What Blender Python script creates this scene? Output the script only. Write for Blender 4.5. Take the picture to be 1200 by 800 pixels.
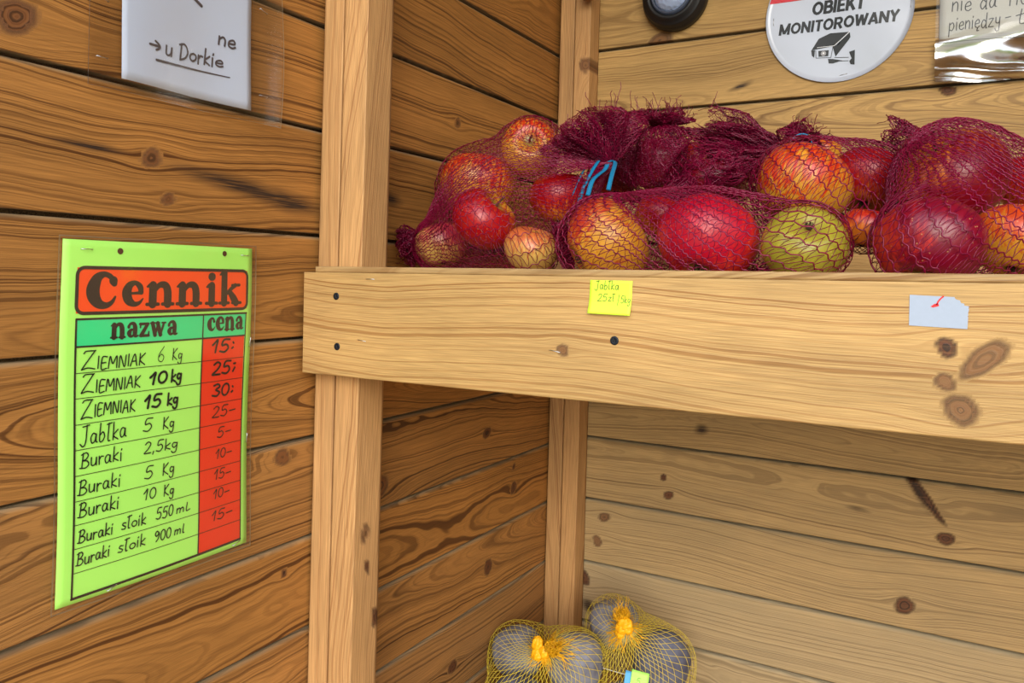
import bpy, math, random
import numpy as np
from mathutils import Vector, Matrix

# ------------------------------------------------------------------ frame of the place
S = 0.72                      # metres per survey unit (distance camera - left wall)
ZC = 1.085                    # floor lies this far under the eye, survey units
def U(x, y, z): return Vector((x * S, y * S, (z + ZC) * S))
def N3(x, y, z): return np.array((x * S, y * S, (z + ZC) * S))
sc = bpy.context.scene
for o in list(bpy.data.objects): bpy.data.objects.remove(o)
COL = sc.collection

# ------------------------------------------------------------------ camera
cam = bpy.data.cameras.new('camera'); camo = bpy.data.objects.new('camera', cam); COL.objects.link(camo)
R0 = Vector((.8700, .4926, .0231)); R1 = Vector((.0225, .0071, -.9997)); R2 = Vector((-.4926, .8702, -.0049))
camo.matrix_world = Matrix(((R0.x, -R1.x, -R2.x, 1.0 * S), (R0.y, -R1.y, -R2.y, 0), (R0.z, -R1.z, -R2.z, ZC * S), (0, 0, 0, 1)))
cam.sensor_width = 36; cam.lens = 927.43 / 1200 * 36; cam.shift_y = -(400 - 328.04) / 1200
cam.clip_start = .01
sc.camera = camo

# ------------------------------------------------------------------ world, sun, exposure
SKY = 1.25
sc.view_settings.view_transform = 'Standard'; sc.view_settings.look = 'None'
sc.view_settings.gamma = 1; sc.view_settings.use_curve_mapping = False
sc.view_settings.exposure = 0.80
w = bpy.data.worlds.new('sky'); sc.world = w; w.use_nodes = True
nt = w.node_tree; nt.nodes.clear()
def NN(nt, t, **k):
    n = nt.nodes.new(t)
    for a, b in k.items():
        if a.startswith('i_'): n.inputs[int(a[2:]) if a[2:].isdigit() else a[2:]].default_value = b
        else: setattr(n, a, b)
    return n
def LK(nt, a, b): nt.links.new(a, b)
def srgb(r, g, b):
    f = lambda c: (c / 255) / 12.92 if c <= 10 else (((c / 255) + .055) / 1.055) ** 2.4
    return (f(r), f(g), f(b), 1)
tc = NN(nt, 'ShaderNodeTexCoord'); sx = NN(nt, 'ShaderNodeSeparateXYZ'); LK(nt, tc.outputs['Generated'], sx.inputs[0])
no = NN(nt, 'ShaderNodeTexNoise'); no.inputs['Scale'].default_value = 9; no.inputs['Detail'].default_value = 5
LK(nt, tc.outputs['Generated'], no.inputs['Vector'])
ma = NN(nt, 'ShaderNodeMath', operation='MULTIPLY_ADD'); LK(nt, no.outputs['Fac'], ma.inputs[0]); ma.inputs[1].default_value = .34; LK(nt, sx.outputs['Z'], ma.inputs[2])
rp = NN(nt, 'ShaderNodeValToRGB'); LK(nt, ma.outputs[0], rp.inputs[0])
cr = rp.color_ramp
for p, c in ((.10, (.30, .29, .27, 1)), (.165, (.24, .26, .16, 1)), (.19, (.10, .17, .05, 1)), (.36, (.22, .32, .10, 1)), (.385, (.95, 1.0, 1.08, 1)), (.62, (1.15, 1.22, 1.35, 1))):
    e = cr.elements.new(p); e.color = c
cr.elements.remove(cr.elements[0]); cr.elements[0].position = 0; cr.elements[0].color = (.32, .31, .29, 1); cr.elements[-1].color = (.9, 1.05, 1.35, 1)
bg = NN(nt, 'ShaderNodeBackground'); bg.inputs[1].default_value = SKY; LK(nt, rp.outputs[0], bg.inputs[0])
wo = NN(nt, 'ShaderNodeOutputWorld'); LK(nt, bg.outputs[0], wo.inputs[0])
sun = bpy.data.lights.new('sun', 'SUN'); sun.energy = 1.6; sun.angle = math.radians(40); sun.color = (1, .93, .82)
suno = bpy.data.objects.new('sun', sun); COL.objects.link(suno); suno.location = (1.5, -2, 2)
suno.rotation_euler = Vector((-.42, .86, -.28)).to_track_quat('-Z', 'Y').to_euler()

# ------------------------------------------------------------------ object helpers
def tag(o, label=None, cat=None, group=None, kind=None):
    for k, v in (('label', label), ('category', cat), ('group', group), ('kind', kind)):
        if v: o[k] = v
    return o
def empty(name, loc, label, cat, group=None):
    o = bpy.data.objects.new(name, None); o.empty_display_size = .05; COL.objects.link(o); o.location = loc
    return tag(o, label, cat, group)
def parent(o, p):
    o.parent = p
    o.matrix_parent_inverse = Matrix.Translation(-Vector(p.location)) if p.type == 'EMPTY' else p.matrix_basis.inverted()
    return o
def link(name, me, mat=None, par=None):
    o = bpy.data.objects.new(name, me); COL.objects.link(o)
    if mat:
        for m in (mat if isinstance(mat, (list, tuple)) else [mat]): me.materials.append(m)
    if par: parent(o, par)
    return o
def fast_mesh(name, V, F, smooth=True, mats=None):
    """V (n,3), F (m,k) k = 3 or 4, or a list of such blocks"""
    me = bpy.data.meshes.new(name); V = np.asarray(V, np.float32)
    blocks = F if isinstance(F, list) else [F]
    blocks = [np.asarray(b, np.int32) for b in blocks if len(b)]
    nl = sum(b.size for b in blocks); nf = sum(len(b) for b in blocks)
    me.vertices.add(len(V)); me.vertices.foreach_set('co', V.ravel())
    me.loops.add(nl); me.loops.foreach_set('vertex_index', np.concatenate([b.ravel() for b in blocks]))
    me.polygons.add(nf)
    tot = np.concatenate([np.full(len(b), b.shape[1], np.int32) for b in blocks])
    st = np.concatenate([[0], np.cumsum(tot)[:-1]]).astype(np.int32)
    me.polygons.foreach_set('loop_start', st); me.polygons.foreach_set('loop_total', tot)
    me.polygons.foreach_set('use_smooth', np.full(nf, smooth, bool))
    if mats is not None: me.polygons.foreach_set('material_index', np.asarray(mats, np.int32))
    me.update(calc_edges=True); me.validate()
    return me
class MB:
    """collects blocks of vertices and faces for one mesh"""
    def __init__(s): s.V = []; s.F4 = []; s.F3 = []; s.M4 = []; s.M3 = []; s.n = 0; s.A = {}
    def add(s, V, F, mat=0, **attrs):
        V = np.asarray(V, float).reshape(-1, 3); F = np.asarray(F, int)
        (s.F4 if F.shape[1] == 4 else s.F3).append(F + s.n); (s.M4 if F.shape[1] == 4 else s.M3).append(np.full(len(F), mat))
        s.V.append(V); s.n += len(V)
        for k, a in attrs.items(): s.A.setdefault(k, []).append(np.asarray(a, np.float32))
    def mesh(s, name, smooth=True):
        F = []; M = []
        if s.F4: F.append(np.concatenate(s.F4)); M += s.M4
        if s.F3: F.append(np.concatenate(s.F3)); M += s.M3
        me = fast_mesh(name, np.concatenate(s.V), F, smooth, np.concatenate(M))
        for k, l in s.A.items():
            a = np.concatenate(l)
            at = me.attributes.new(k, 'FLOAT_VECTOR' if a.ndim == 2 else 'FLOAT', 'POINT')
            at.data.foreach_set('vector' if a.ndim == 2 else 'value', a.ravel())
        return me
def grid_faces(nu, nv, off=0):
    i = np.arange(nu - 1)[:, None] * nv + np.arange(nv - 1)[None]; i = i.ravel() + off
    return np.stack([i, i + nv, i + nv + 1, i + 1], 1)
def tubes(mb, lines, rad, normals=None, sides=4, flat=1.0, mat=0):
    """round or flattened tubes along polylines (list of (n,3))"""
    for k, P in enumerate(lines):
        P = np.asarray(P, float); n = len(P)
        T = np.gradient(P, axis=0); T /= np.linalg.norm(T, axis=1, keepdims=True) + 1e-12
        if normals is not None: Nn = normals[k]
        else:
            a = np.array((0.13, .21, 1.0)); a = a if abs(T[:, 2]).mean() < .85 else np.array((1., .1, .2)); Nn = np.tile(a, (n, 1))
        B = np.cross(T, Nn); B /= np.linalg.norm(B, axis=1, keepdims=True) + 1e-12
        M = np.cross(B, T)
        r = np.broadcast_to(np.asarray(rad[k] if isinstance(rad, list) else rad, float), (n,))[:, None]
        ang = np.arange(sides) / sides * 2 * math.pi + math.pi / sides
        V = P[:, None] + r[:, None] * (np.cos(ang)[None, :, None] * B[:, None] + flat * np.sin(ang)[None, :, None] * M[:, None])
        i = np.arange(n - 1)[:, None] * sides; j = np.arange(sides)[None]; j2 = (j + 1) % sides
        F = np.stack([i + j, i + j2, i + sides + j2, i + sides + j], 2).reshape(-1, 4)
        mb.add(V.reshape(-1, 3), F, mat)
def lathe(mb, prof, c, axis, seg=32, mat=0, lobes=None):
    """prof: list of (radius, height) revolved about axis through c"""
    ax = Vector(axis).normalized(); q = ax.to_track_quat('Z', 'Y').to_matrix(); M = np.array(q)
    prof = np.asarray(prof, float); th = np.arange(seg) / seg * 2 * math.pi
    V = np.stack([prof[:, 0][:, None] * np.cos(th), prof[:, 0][:, None] * np.sin(th), np.repeat(prof[:, 1][:, None], seg, 1)], 2).reshape(-1, 3)
    V = V @ M.T + np.asarray(c, float)
    n = len(prof); i = np.arange(n - 1)[:, None] * seg; j = np.arange(seg)[None]; j2 = (j + 1) % seg
    mb.add(V, np.stack([i + j, i + j2, i + seg + j2, i + seg + j], 2).reshape(-1, 4), mat)
def smooth_line(P, k=8, closed=False):
    P = np.asarray(P, float)
    if len(P) < 3: return P
    Q = np.vstack([2 * P[0] - P[1], P, 2 * P[-1] - P[-2]]); out = []
    for a in range(1, len(Q) - 2):
        t = np.linspace(0, 1, k, endpoint=False)[:, None]
        p0, p1, p2, p3 = Q[a - 1:a + 3]
        out.append(.5 * (2 * p1 + (p2 - p0) * t + (2 * p0 - 5 * p1 + 4 * p2 - p3) * t ** 2 + (3 * p1 - p0 - 3 * p2 + p3) * t ** 3))
    return np.vstack(out + [P[-1:]])

# ------------------------------------------------------------------ materials
def new_mat(name):
    m = bpy.data.materials.new(name); m.use_nodes = True; nt = m.node_tree
    return m, nt, nt.nodes['Principled BSDF'], nt.nodes['Material Output']
def plain(name, col, rough=.5, metal=0, spec=.5, noise=0, nscale=60, bump=0):
    m, nt, b, _ = new_mat(name)
    b.inputs['Base Color'].default_value = srgb(*col); b.inputs['Roughness'].default_value = rough; b.inputs['Metallic'].default_value = metal
    b.inputs['Specular IOR Level'].default_value = spec
    tc = NN(nt, 'ShaderNodeTexCoord'); n = NN(nt, 'ShaderNodeTexNoise'); n.inputs['Scale'].default_value = nscale; n.inputs['Detail'].default_value = 4
    LK(nt, tc.outputs['Object'], n.inputs['Vector'])
    if noise:
        h = NN(nt, 'ShaderNodeHueSaturation'); h.inputs['Color'].default_value = srgb(*col)
        mr = NN(nt, 'ShaderNodeMapRange'); mr.inputs[3].default_value = 1 - noise; mr.inputs[4].default_value = 1 + noise
        LK(nt, n.outputs['Fac'], mr.inputs[0]); LK(nt, mr.outputs[0], h.inputs['Value']); LK(nt, h.outputs[0], b.inputs['Base Color'])
    if bump:
        bp = NN(nt, 'ShaderNodeBump'); bp.inputs['Strength'].default_value = bump; bp.inputs['Distance'].default_value = .002
        LK(nt, n.outputs['Fac'], bp.inputs['Height']); LK(nt, bp.outputs[0], b.inputs['Normal'])
    return m
def attr(nt, name): return NN(nt, 'ShaderNodeAttribute', attribute_name=name)
def mixc(nt, fac, a, b, mode='MIX'):
    n = NN(nt, 'ShaderNodeMix', data_type='RGBA', blend_type=mode)
    for s, v in ((n.inputs[0], fac), (n.inputs[6], a), (n.inputs[7], b)):
        if hasattr(v, 'is_linked') or hasattr(v, 'links'): LK(nt, v, s)
        else: s.default_value = v
    return n.outputs[2]
def wood(name, light, dark, grey=(166, 151, 122), contrast=1.0, rscale=230., rough=.6):
    m, nt, b, _ = new_mat(name)
    ring = attr(nt, 'ring').outputs['Fac']
    mu = NN(nt, 'ShaderNodeMath', operation='MULTIPLY'); LK(nt, ring, mu.inputs[0]); mu.inputs[1].default_value = rscale
    n1 = NN(nt, 'ShaderNodeTexNoise', noise_dimensions='1D'); n1.inputs['Scale'].default_value = 1; n1.inputs['Detail'].default_value = 2; n1.inputs['Roughness'].default_value = .55
    LK(nt, mu.outputs[0], n1.inputs['W'])
    r1 = NN(nt, 'ShaderNodeMapRange', interpolation_type='SMOOTHSTEP'); LK(nt, n1.outputs['Fac'], r1.inputs[0]); r1.inputs[1].default_value = .45; r1.inputs[2].default_value = .70
    n1b = NN(nt, 'ShaderNodeTexNoise', noise_dimensions='1D'); n1b.inputs['Scale'].default_value = 2.9; n1b.inputs['Detail'].default_value = 1; LK(nt, mu.outputs[0], n1b.inputs['W'])
    r1b = NN(nt, 'ShaderNodeMapRange', interpolation_type='SMOOTHSTEP'); LK(nt, n1b.outputs['Fac'], r1b.inputs[0]); r1b.inputs[1].default_value = .48; r1b.inputs[2].default_value = .62; r1b.inputs[4].default_value = .5
    n2 = NN(nt, 'ShaderNodeTexNoise', noise_dimensions='1D'); n2.inputs['Scale'].default_value = .17; n2.inputs['Detail'].default_value = 1
    LK(nt, mu.outputs[0], n2.inputs['W'])
    r2 = NN(nt, 'ShaderNodeMapRange'); LK(nt, n2.outputs['Fac'], r2.inputs[0]); r2.inputs[1].default_value = .3; r2.inputs[2].default_value = .7; r2.inputs[3].default_value = .25 * contrast; r2.inputs[4].default_value = .95 * contrast
    # fine fibres and blotches
    g = attr(nt, 'gco').outputs['Vector']
    mp = NN(nt, 'ShaderNodeMapping'); mp.inputs['Scale'].default_value = (22, 850, 850); LK(nt, g, mp.inputs['Vector'])
    n3 = NN(nt, 'ShaderNodeTexNoise'); n3.inputs['Scale'].default_value = 1; n3.inputs['Detail'].default_value = 3; LK(nt, mp.outputs[0], n3.inputs['Vector'])
    mp2 = NN(nt, 'ShaderNodeMapping'); mp2.inputs['Scale'].default_value = (3.2, 14, 14); LK(nt, g, mp2.inputs['Vector'])
    n4 = NN(nt, 'ShaderNodeTexNoise'); n4.inputs['Scale'].default_value = 1; n4.inputs['Detail'].default_value = 4; LK(nt, mp2.outputs[0], n4.inputs['Vector'])
    fac = NN(nt, 'ShaderNodeMath', operation='MULTIPLY'); rs = NN(nt, 'ShaderNodeMath', operation='ADD', use_clamp=True); LK(nt, r1.outputs[0], rs.inputs[0]); LK(nt, r1b.outputs[0], rs.inputs[1]); LK(nt, rs.outputs[0], fac.inputs[0]); LK(nt, r2.outputs[0], fac.inputs[1])
    c = mixc(nt, fac.outputs[0], srgb(*light), srgb(*dark))
    hv = NN(nt, 'ShaderNodeHueSaturation'); LK(nt, c, hv.inputs['Color'])
    a1 = NN(nt, 'ShaderNodeMapRange'); LK(nt, n3.outputs['Fac'], a1.inputs[0]); a1.inputs[1].default_value = .25; a1.inputs[2].default_value = .75; a1.inputs[3].default_value = .76; a1.inputs[4].default_value = 1.22
    a2 = NN(nt, 'ShaderNodeMapRange'); LK(nt, n4.outputs['Fac'], a2.inputs[0]); a2.inputs[1].default_value = .25; a2.inputs[2].default_value = .75; a2.inputs[3].default_value = .78; a2.inputs[4].default_value = 1.2
    m1 = NN(nt, 'ShaderNodeMath', operation='MULTIPLY'); LK(nt, a1.outputs[0], m1.inputs[0]); LK(nt, a2.outputs[0], m1.inputs[1])
    m2 = NN(nt, 'ShaderNodeMath', operation='MULTIPLY'); LK(nt, m1.outputs[0], m2.inputs[0]); LK(nt, attr(nt, 'bright').outputs['Fac'], m2.inputs[1])
    LK(nt, m2.outputs[0], hv.inputs['Value'])
    # greying
    gr = mixc(nt, fac.outputs[0], srgb(*grey), srgb(*[int(x * .62) for x in grey]))
    c = mixc(nt, attr(nt, 'grey').outputs['Fac'], hv.outputs[0], gr)
    # knots (concentric rings come from the ring field) and stains
    kn = NN(nt, 'ShaderNodeMath', operation='MULTIPLY_ADD'); LK(nt, n3.outputs['Fac'], kn.inputs[0]); kn.inputs[1].default_value = .5; kn.inputs[2].default_value = .72
    km = NN(nt, 'ShaderNodeMath', operation='MULTIPLY', use_clamp=True); LK(nt, attr(nt, 'knot').outputs['Fac'], km.inputs[0]); LK(nt, kn.outputs[0], km.inputs[1])
    kc = mixc(nt, r1.outputs[0], srgb(106, 62, 36), srgb(56, 33, 22))
    c = mixc(nt, km.outputs[0], c, kc)
    sn = NN(nt, 'ShaderNodeMapRange'); LK(nt, n4.outputs['Fac'], sn.inputs[0]); sn.inputs[1].default_value = .35; sn.inputs[2].default_value = .6
    sm = NN(nt, 'ShaderNodeMath', operation='MULTIPLY', use_clamp=True); LK(nt, attr(nt, 'stain').outputs['Fac'], sm.inputs[0]); sm.inputs[1].default_value = 1
    sa = NN(nt, 'ShaderNodeMath', operation='MULTIPLY', use_clamp=True); LK(nt, sm.outputs[0], sa.inputs[0])
    sb = NN(nt, 'ShaderNodeMapRange'); LK(nt, n3.outputs['Fac'], sb.inputs[0]); sb.inputs[1].default_value = .3; sb.inputs[2].default_value = .6; sb.inputs[3].default_value = .35; sb.inputs[4].default_value = 1.2
    LK(nt, sb.outputs[0], sa.inputs[1])
    c = mixc(nt, sa.outputs[0], c, srgb(50, 36, 28))
    LK(nt, c, b.inputs['Base Color'])
    rr = NN(nt, 'ShaderNodeMapRange'); LK(nt, fac.outputs[0], rr.inputs[0]); rr.inputs[3].default_value = rough; rr.inputs[4].default_value = rough - .12; LK(nt, rr.outputs[0], b.inputs['Roughness'])
    b.inputs['Specular IOR Level'].default_value = .3
    hb = NN(nt, 'ShaderNodeMath', operation='MULTIPLY_ADD'); LK(nt, n3.outputs['Fac'], hb.inputs[0]); hb.inputs[1].default_value = .45; LK(nt, fac.outputs[0], hb.inputs[2])
    bp = NN(nt, 'ShaderNodeBump'); bp.inputs['Strength'].default_value = .35; bp.inputs['Distance'].default_value = .0009; LK(nt, hb.outputs[0], bp.inputs['Height']); LK(nt, bp.outputs[0], b.inputs['Normal'])
    return m

# ------------------------------------------------------------------ wooden boards: a ring field per board
def sines(rng, x, lam, amp, k=4):
    y = np.zeros_like(x)
    for _ in range(k): y += amp / k ** .5 * np.sin(2 * math.pi * x / (lam * rng.uniform(.6, 1.8)) + rng.uniform(0, 6.28))
    return y
def ring_field(u, v, wd, W, T, seed, knots=(), straight=None, ndir=0):
    """u along, v across, wd depth under the face; knots: (u, v, r, stretch_u, tilt, kind)"""
    rng = np.random.default_rng(seed)
    quarter = rng.random() < .5 if straight is None else straight
    if quarter: vc = W * rng.choice((-1.6, 2.4)); hc = T + rng.uniform(.01, .1)
    else: vc = W * rng.uniform(.15, .85); hc = T * .6 + rng.uniform(.02, .06)
    gain = 1.0 if quarter else 1.35
    vc = vc + sines(rng, u, .9, .010) + sines(rng, u, .25, .0012) + (rng.uniform(-.03, .03) * u); hc = hc + sines(rng, u, 2.0, .009) + sines(rng, u, .3, .0007) + rng.choice((-1, 1)) * rng.uniform(.02, .045) * (u - u.mean())
    knot = np.zeros_like(u); stain = np.zeros_like(u); uu, vv = u.copy(), v.copy(); pend = []
    for k in knots:
        ku, kv, kr, st, tilt, kind = k
        sd = kind.endswith('@side'); kind = kind.split('@')[0]      # a knot that opens on the narrow side of the board
        du, dv = u - ku, (wd if sd else v) - kv
        if sd: du = du + 1e3 * (v < W - .012)
        c, s = math.cos(tilt), math.sin(tilt); a = (du * c + dv * s) / st; b = -du * s + dv * c
        d = np.sqrt(a * a + b * b); an = np.arctan2(b, a); d = d * (1 + .12 * np.sin(2 * an + ku * 90) + .05 * np.sin(3 * an + kv * 300) + .03 * np.sin(7 * an + ku * 50))
        if kind == 'crack':
            stain = np.maximum(stain, np.clip(1.25 - d / kr, 0, 1)); continue
        if kind == 'swirl':
            hc = hc + .22 * kr * np.exp(-(du / (3.6 * kr)) ** 2 - (dv / (1.3 * kr)) ** 2); continue
        D = np.sqrt((du / 2.0) ** 2 + dv ** 2)
        e = np.exp(-(D / (2.1 * kr)) ** 2)
        vv = vv - dv * .86 * e * (0 if sd else 1)
        hc = hc + .5 * kr * np.exp(-(du / (5 * kr)) ** 2 - (dv / (2.2 * kr)) ** 2)
        m = np.clip((1.12 - d / kr) / .28, 0, 1)
        pend.append((m, d, kr)); knot = np.maximum(knot, m * (1 if kind == 'dark' else .78))
        if kind == 'dark': stain = np.maximum(stain, np.clip(.75 - np.abs(d / kr - .95) / .35, 0, 1) + .75 * np.clip(.8 - d / kr, 0, 1))
        else: stain = np.maximum(stain, .45 * np.clip(1 - np.abs(d / kr - .92) / .2, 0, 1))
    r = gain * (np.sqrt((vv - vc) ** 2 + (wd - hc) ** 2) + sines(rng, u, .07, .00025) + sines(rng, u + v * 3, .045, .00015)) + seed * .37
    for m, d, kr in pend: r = r * (1 - m) + m * (d * .9 + kr * 7)
    return r, knot, stain
def board(mb, o, au, av, aw, L, W, T, seed, knots=(), bright=1., grey=0., du=.006, dv=.003, face_only=False, cham=(.0, .0), mat=0, straight=None, sides=True):
    """board with corner o: au along (length L), av across (W), aw out of the face (the face lies at +T).
       cham = (bottom, top) chamfer of the face edge; graining is solid, so all faces agree."""
    o = np.asarray(o, float); au, av, aw = (np.asarray(a, float) for a in (au, av, aw))
    cb, ct = cham
    nu = max(2, int(L / du) + 1); us = np.linspace(0, L, nu)
    vs = list(np.linspace(cb, W - ct, max(2, int(W / dv) + 1)))
    prof = [(v, 0.0, 0) for v in vs]
    if ct: prof += [(W - ct * .35, ct * .55, .45), (W - .0008, ct * 1.0, .75), (W - .0008, T, .9)]
    elif sides: prof += [(W - .0001, .0006, 0)] + [(W, d, 0) for d in np.linspace(.0012, T, max(2, int(T / .004)))]
    if cb: prof = [(.0008, T, .9), (.0008, cb * 1.0, .7), (cb * .35, cb * .55, .3)] + prof
    elif sides: prof = [(0, d, 0) for d in np.linspace(T, .0012, max(2, int(T / .004)))] + [(.0001, .0006, 0)] + prof
    if not face_only: prof += [(v, T, 0) for v in np.linspace(W, 0, 4)][1:]
    pv = np.array([p[0] for p in prof]); pw = np.array([p[1] for p in prof]); pg = np.array([p[2] for p in prof])
    Ug, Vg = np.meshgrid(us, pv, indexing='ij'); Wg = np.broadcast_to(pw, Ug.shape); Gg = np.broadcast_to(pg, Ug.shape)
    u, v, wd = Ug.ravel(), Vg.ravel(), Wg.ravel().copy()
    ring, knot, stain = ring_field(u, v, wd, W, T, seed, knots, straight)
    P = o + u[:, None] * au + v[:, None] * av + (T - wd)[:, None] * aw
    flip = np.dot(np.cross(au, av), aw) < 0
    F = grid_faces(nu, len(prof))
    if flip: F = F[:, ::-1]
    rngo = np.random.default_rng(seed + 999); go = rngo.uniform(0, 50, 3)
    A = dict(ring=ring, knot=knot, stain=stain, bright=np.full(len(u), bright), grey=np.clip(Gg.ravel() + grey, 0, 1), gco=np.stack([u, v, wd], 1) + go)
    mb.add(P, F, mat, **A)
    if not face_only:
        for e, uu in ((0, 0.), (1, L)):      # end grain
            nv_, nw_ = max(2, int(W / .004)), max(2, int(T / .004))
            Vv, Ww = np.meshgrid(np.linspace(0, W, nv_), np.linspace(0, T, nw_), indexing='ij'); v2, w2 = Vv.ravel(), Ww.ravel()
            rg, kn, st = ring_field(np.full_like(v2, uu), v2, w2, W, T, seed, (), straight)
            P = o + uu * au + v2[:, None] * av + (T - w2)[:, None] * aw
            F = grid_faces(nv_, nw_)
            if (e == 0) == flip: F = F[:, ::-1]
            mb.add(P, F, mat, ring=rg, knot=kn, stain=st, bright=np.full(len(v2), bright * .8), grey=np.full(len(v2), grey), gco=np.stack([np.full_like(v2, uu), v2, w2], 1) + go)
X, Y, Z = np.eye(3)

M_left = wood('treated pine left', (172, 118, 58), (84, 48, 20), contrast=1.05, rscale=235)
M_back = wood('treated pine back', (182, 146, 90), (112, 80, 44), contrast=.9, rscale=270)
M_beam = wood('planed pine rail', (186, 149, 94), (140, 95, 50), contrast=.9, rscale=260, rough=.5)
M_post = wood('post pine', (190, 146, 95), (142, 94, 54), contrast=.8, rscale=460)
M_shelf = wood('shelf pine', (205, 165, 110), (150, 100, 60))

# ------------------------------------------------------------------ the setting
SEAM_L = [-1.085, -.967, -.798, -.632, -.4685, -.292, -.1145, .067, .2555, .442, .6287, .815, 1.0, 1.19, 1.38, 1.55]
SEAM_B = [-1.085, -.9625, -.795, -.618, -.4437, -.262, -.08, .1, .281, .46, .6405, .82, 1.0, 1.19, 1.38, 1.55]
Y0, YB, XR = .2, 2.05, 2.4
# knots on the left wall: (Y, Z, radius U, stretch, tilt, kind) ; on the back wall (X, Z, ...)
KN_L = [(.7227, .1556, .0125, 1.2, 0, 'brown'), (.751, .100, .0095, 1, .3, 'brown'), (.90, .130, .014, 12, -.13, 'crack'), (.99, .118, .017, 5, -.08, 'crack'), (.63, .158, .006, 9, -.06, 'crack'),
        (.535, .30, .02, 1.2, 0, 'brown'), (.985, -.318, .013, 1.3, .1, 'brown'), (.995, -.52, .006, 1, 0, 'dark'), (.60, -.36, .03, 1, 0, 'swirl'), (.8, -.55, .05, 1, 0, 'swirl'), (.6, .36, .04, 1, 0, 'swirl'),
        (1.50, .345, .011, 1, 0, 'brown'), (1.26, .15, .016, 2.2, 0, 'crack'), (1.83, .70, .03, 1.4, 0, 'swirl'), (1.75, .55, .016, 1, 0, 'swirl'), (1.27, -.02, .02, 1.5, 0, 'brown'),
        (1.66, -.385, .011, 1.6, .5, 'dark'), (1.80, -.55, .014, 1, 0, 'dark'), (1.68, -.72, .016, 1.2, 0, 'dark'), (1.53, -.905, .015, 1, 0, 'dark'), (1.25, -.425, .022, 1, 0, 'brown'), (1.80, -.495, .007, 1, 0, 'dark'),
        (1.35, -.73, .05, 1, 0, 'swirl'), (1.5, -.56, .05, 1, 0, 'swirl'), (1.45, -.43, .045, 1, 0, 'swirl'), (1.7, -.74, .05, 1, 0, 'swirl'), (1.6, .50, .04, 1, 0, 'swirl')]
KN_B = [(.9448, .342, .017, 1, 0, 'brown'), (.966, .445, .012, 1.3, 0, 'dark'), (.49, .53, .022, 1.6, .5, 'swirl'), (.50, .50, .007, 5, .35, 'crack'), (.28, .645, .02, 1.6, .4, 'brown'), (.35, .525, .04, 1, 0, 'swirl'), (.15, .75, .05, 1, 0, 'swirl'),
        (.32, -.53, .008, 1, 0, 'dark'), (.335, -.575, .010, 1.3, 0, 'dark'), (.152, -.665, .013, 1.2, 0, 'brown'), (.133, -.735, .014, 1, .8, 'brown'), (.905, -.742, .017, 1.25, 0, 'dark'),
        (.42, -.39, .013, 1.6, 0, 'crack'), (.938, -.482, .0105, 5.6, -.95, 'dark'), (.925, -.470, .013, 4.2, -1.05, 'crack'), (.80, -.535, .005, 6, -.1, 'crack'), (.985, -.572, .012, 1.6, .3, 'dark'), (.095, -.845, .02, .8, 0, 'dark'), (.11, -.92, .018, 1.2, 0, 'crack'),
        (.66, -.50, .022, 2, 0, 'swirl'), (.3, -.83, .05, 1, 0, 'swirl'), (.7, -.86, .05, 1, 0, 'swirl'), (.55, -.66, .05, 1, 0, 'swirl'), (1.05, -.84, .05, 1, 0, 'swirl')]
TH = .020
def planked(name, seams, L, o_of, au, aw, knots, mat, seed, bright, grey, u0):
    mb = MB()
    for i in range(len(seams) - 1):
        z0, z1 = seams[i], seams[i + 1]
        ks = [((a - u0) * S, (b - z0) * S, r * S, st, ti, k) for a, b, r, st, ti, k in knots if z0 - .005 <= b < z1 - .005]
        z0m, z1m = (z0 + ZC) * S, (z1 + ZC) * S
        board(mb, o_of(z0m), au, Z, aw, L, z1m - z0m - .0028, TH, seed + i, ks, bright=bright[i % len(bright)], grey=grey[i % len(grey)], du=.0036, dv=.0021, face_only=True, cham=(.0016, .0055))
    # the tongue board behind the open seams
    o = o_of(0.0); h = (seams[-1] + ZC) * S
    V = np.array([o + aw * .005, o + au * L + aw * .005, o + au * L + aw * .005 + Z * h, o + aw * .005 + Z * h])
    mb.add(V, [[0, 1, 2, 3]], 0, ring=np.zeros(4), knot=np.zeros(4), stain=np.full(4, .8), bright=np.full(4, .55), grey=np.full(4, .25), gco=V)
    return tag(link(name, mb.mesh(name), mat), kind='structure')
br_L = [.85, .78, .9, .92, .86, .95, .9, .92, .98, .92, .95, .9]
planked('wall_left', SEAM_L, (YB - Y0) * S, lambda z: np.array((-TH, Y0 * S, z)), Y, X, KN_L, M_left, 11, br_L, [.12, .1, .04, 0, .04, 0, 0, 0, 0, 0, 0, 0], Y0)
br_B = [1.0, 1.05, 1.0, 1.0, .98, .92, 1, 1, 1, 1, .96, 1]
planked('wall_back', SEAM_B, XR * S, lambda z: np.array((0, YB * S + TH, z)), X, -Y, KN_B, M_back, 47, br_B, [.62, .6, .36, .28, .24, .12, 0, 0, 0, 0, 0, 0], 0)
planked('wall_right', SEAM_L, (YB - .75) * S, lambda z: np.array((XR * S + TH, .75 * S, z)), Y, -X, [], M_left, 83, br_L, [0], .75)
def slab(name, x0, x1, y0, y1, z0, z1, mat, seed, n, kind='structure', par=None):
    mb = MB(); wd = (y1 - y0) * S / n
    for i in range(n):
        a = N3(x0, y0, z0); board(mb, a + Y * wd * i, X, Y, Z, (x1 - x0) * S, wd - .001, (z1 - z0) * S, seed + i, (), du=.05, dv=.012)
    o = link(name, mb.mesh(name), mat, par)
    return tag(o, kind=kind) if kind else o
slab('floor', 0, XR, .2, YB, -1.125, -1.085, M_shelf, 120, 8)
slab('ceiling', -.05, XR + .05, .3, YB + .05, 1.55, 1.58, M_shelf, 140, 9)

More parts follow.
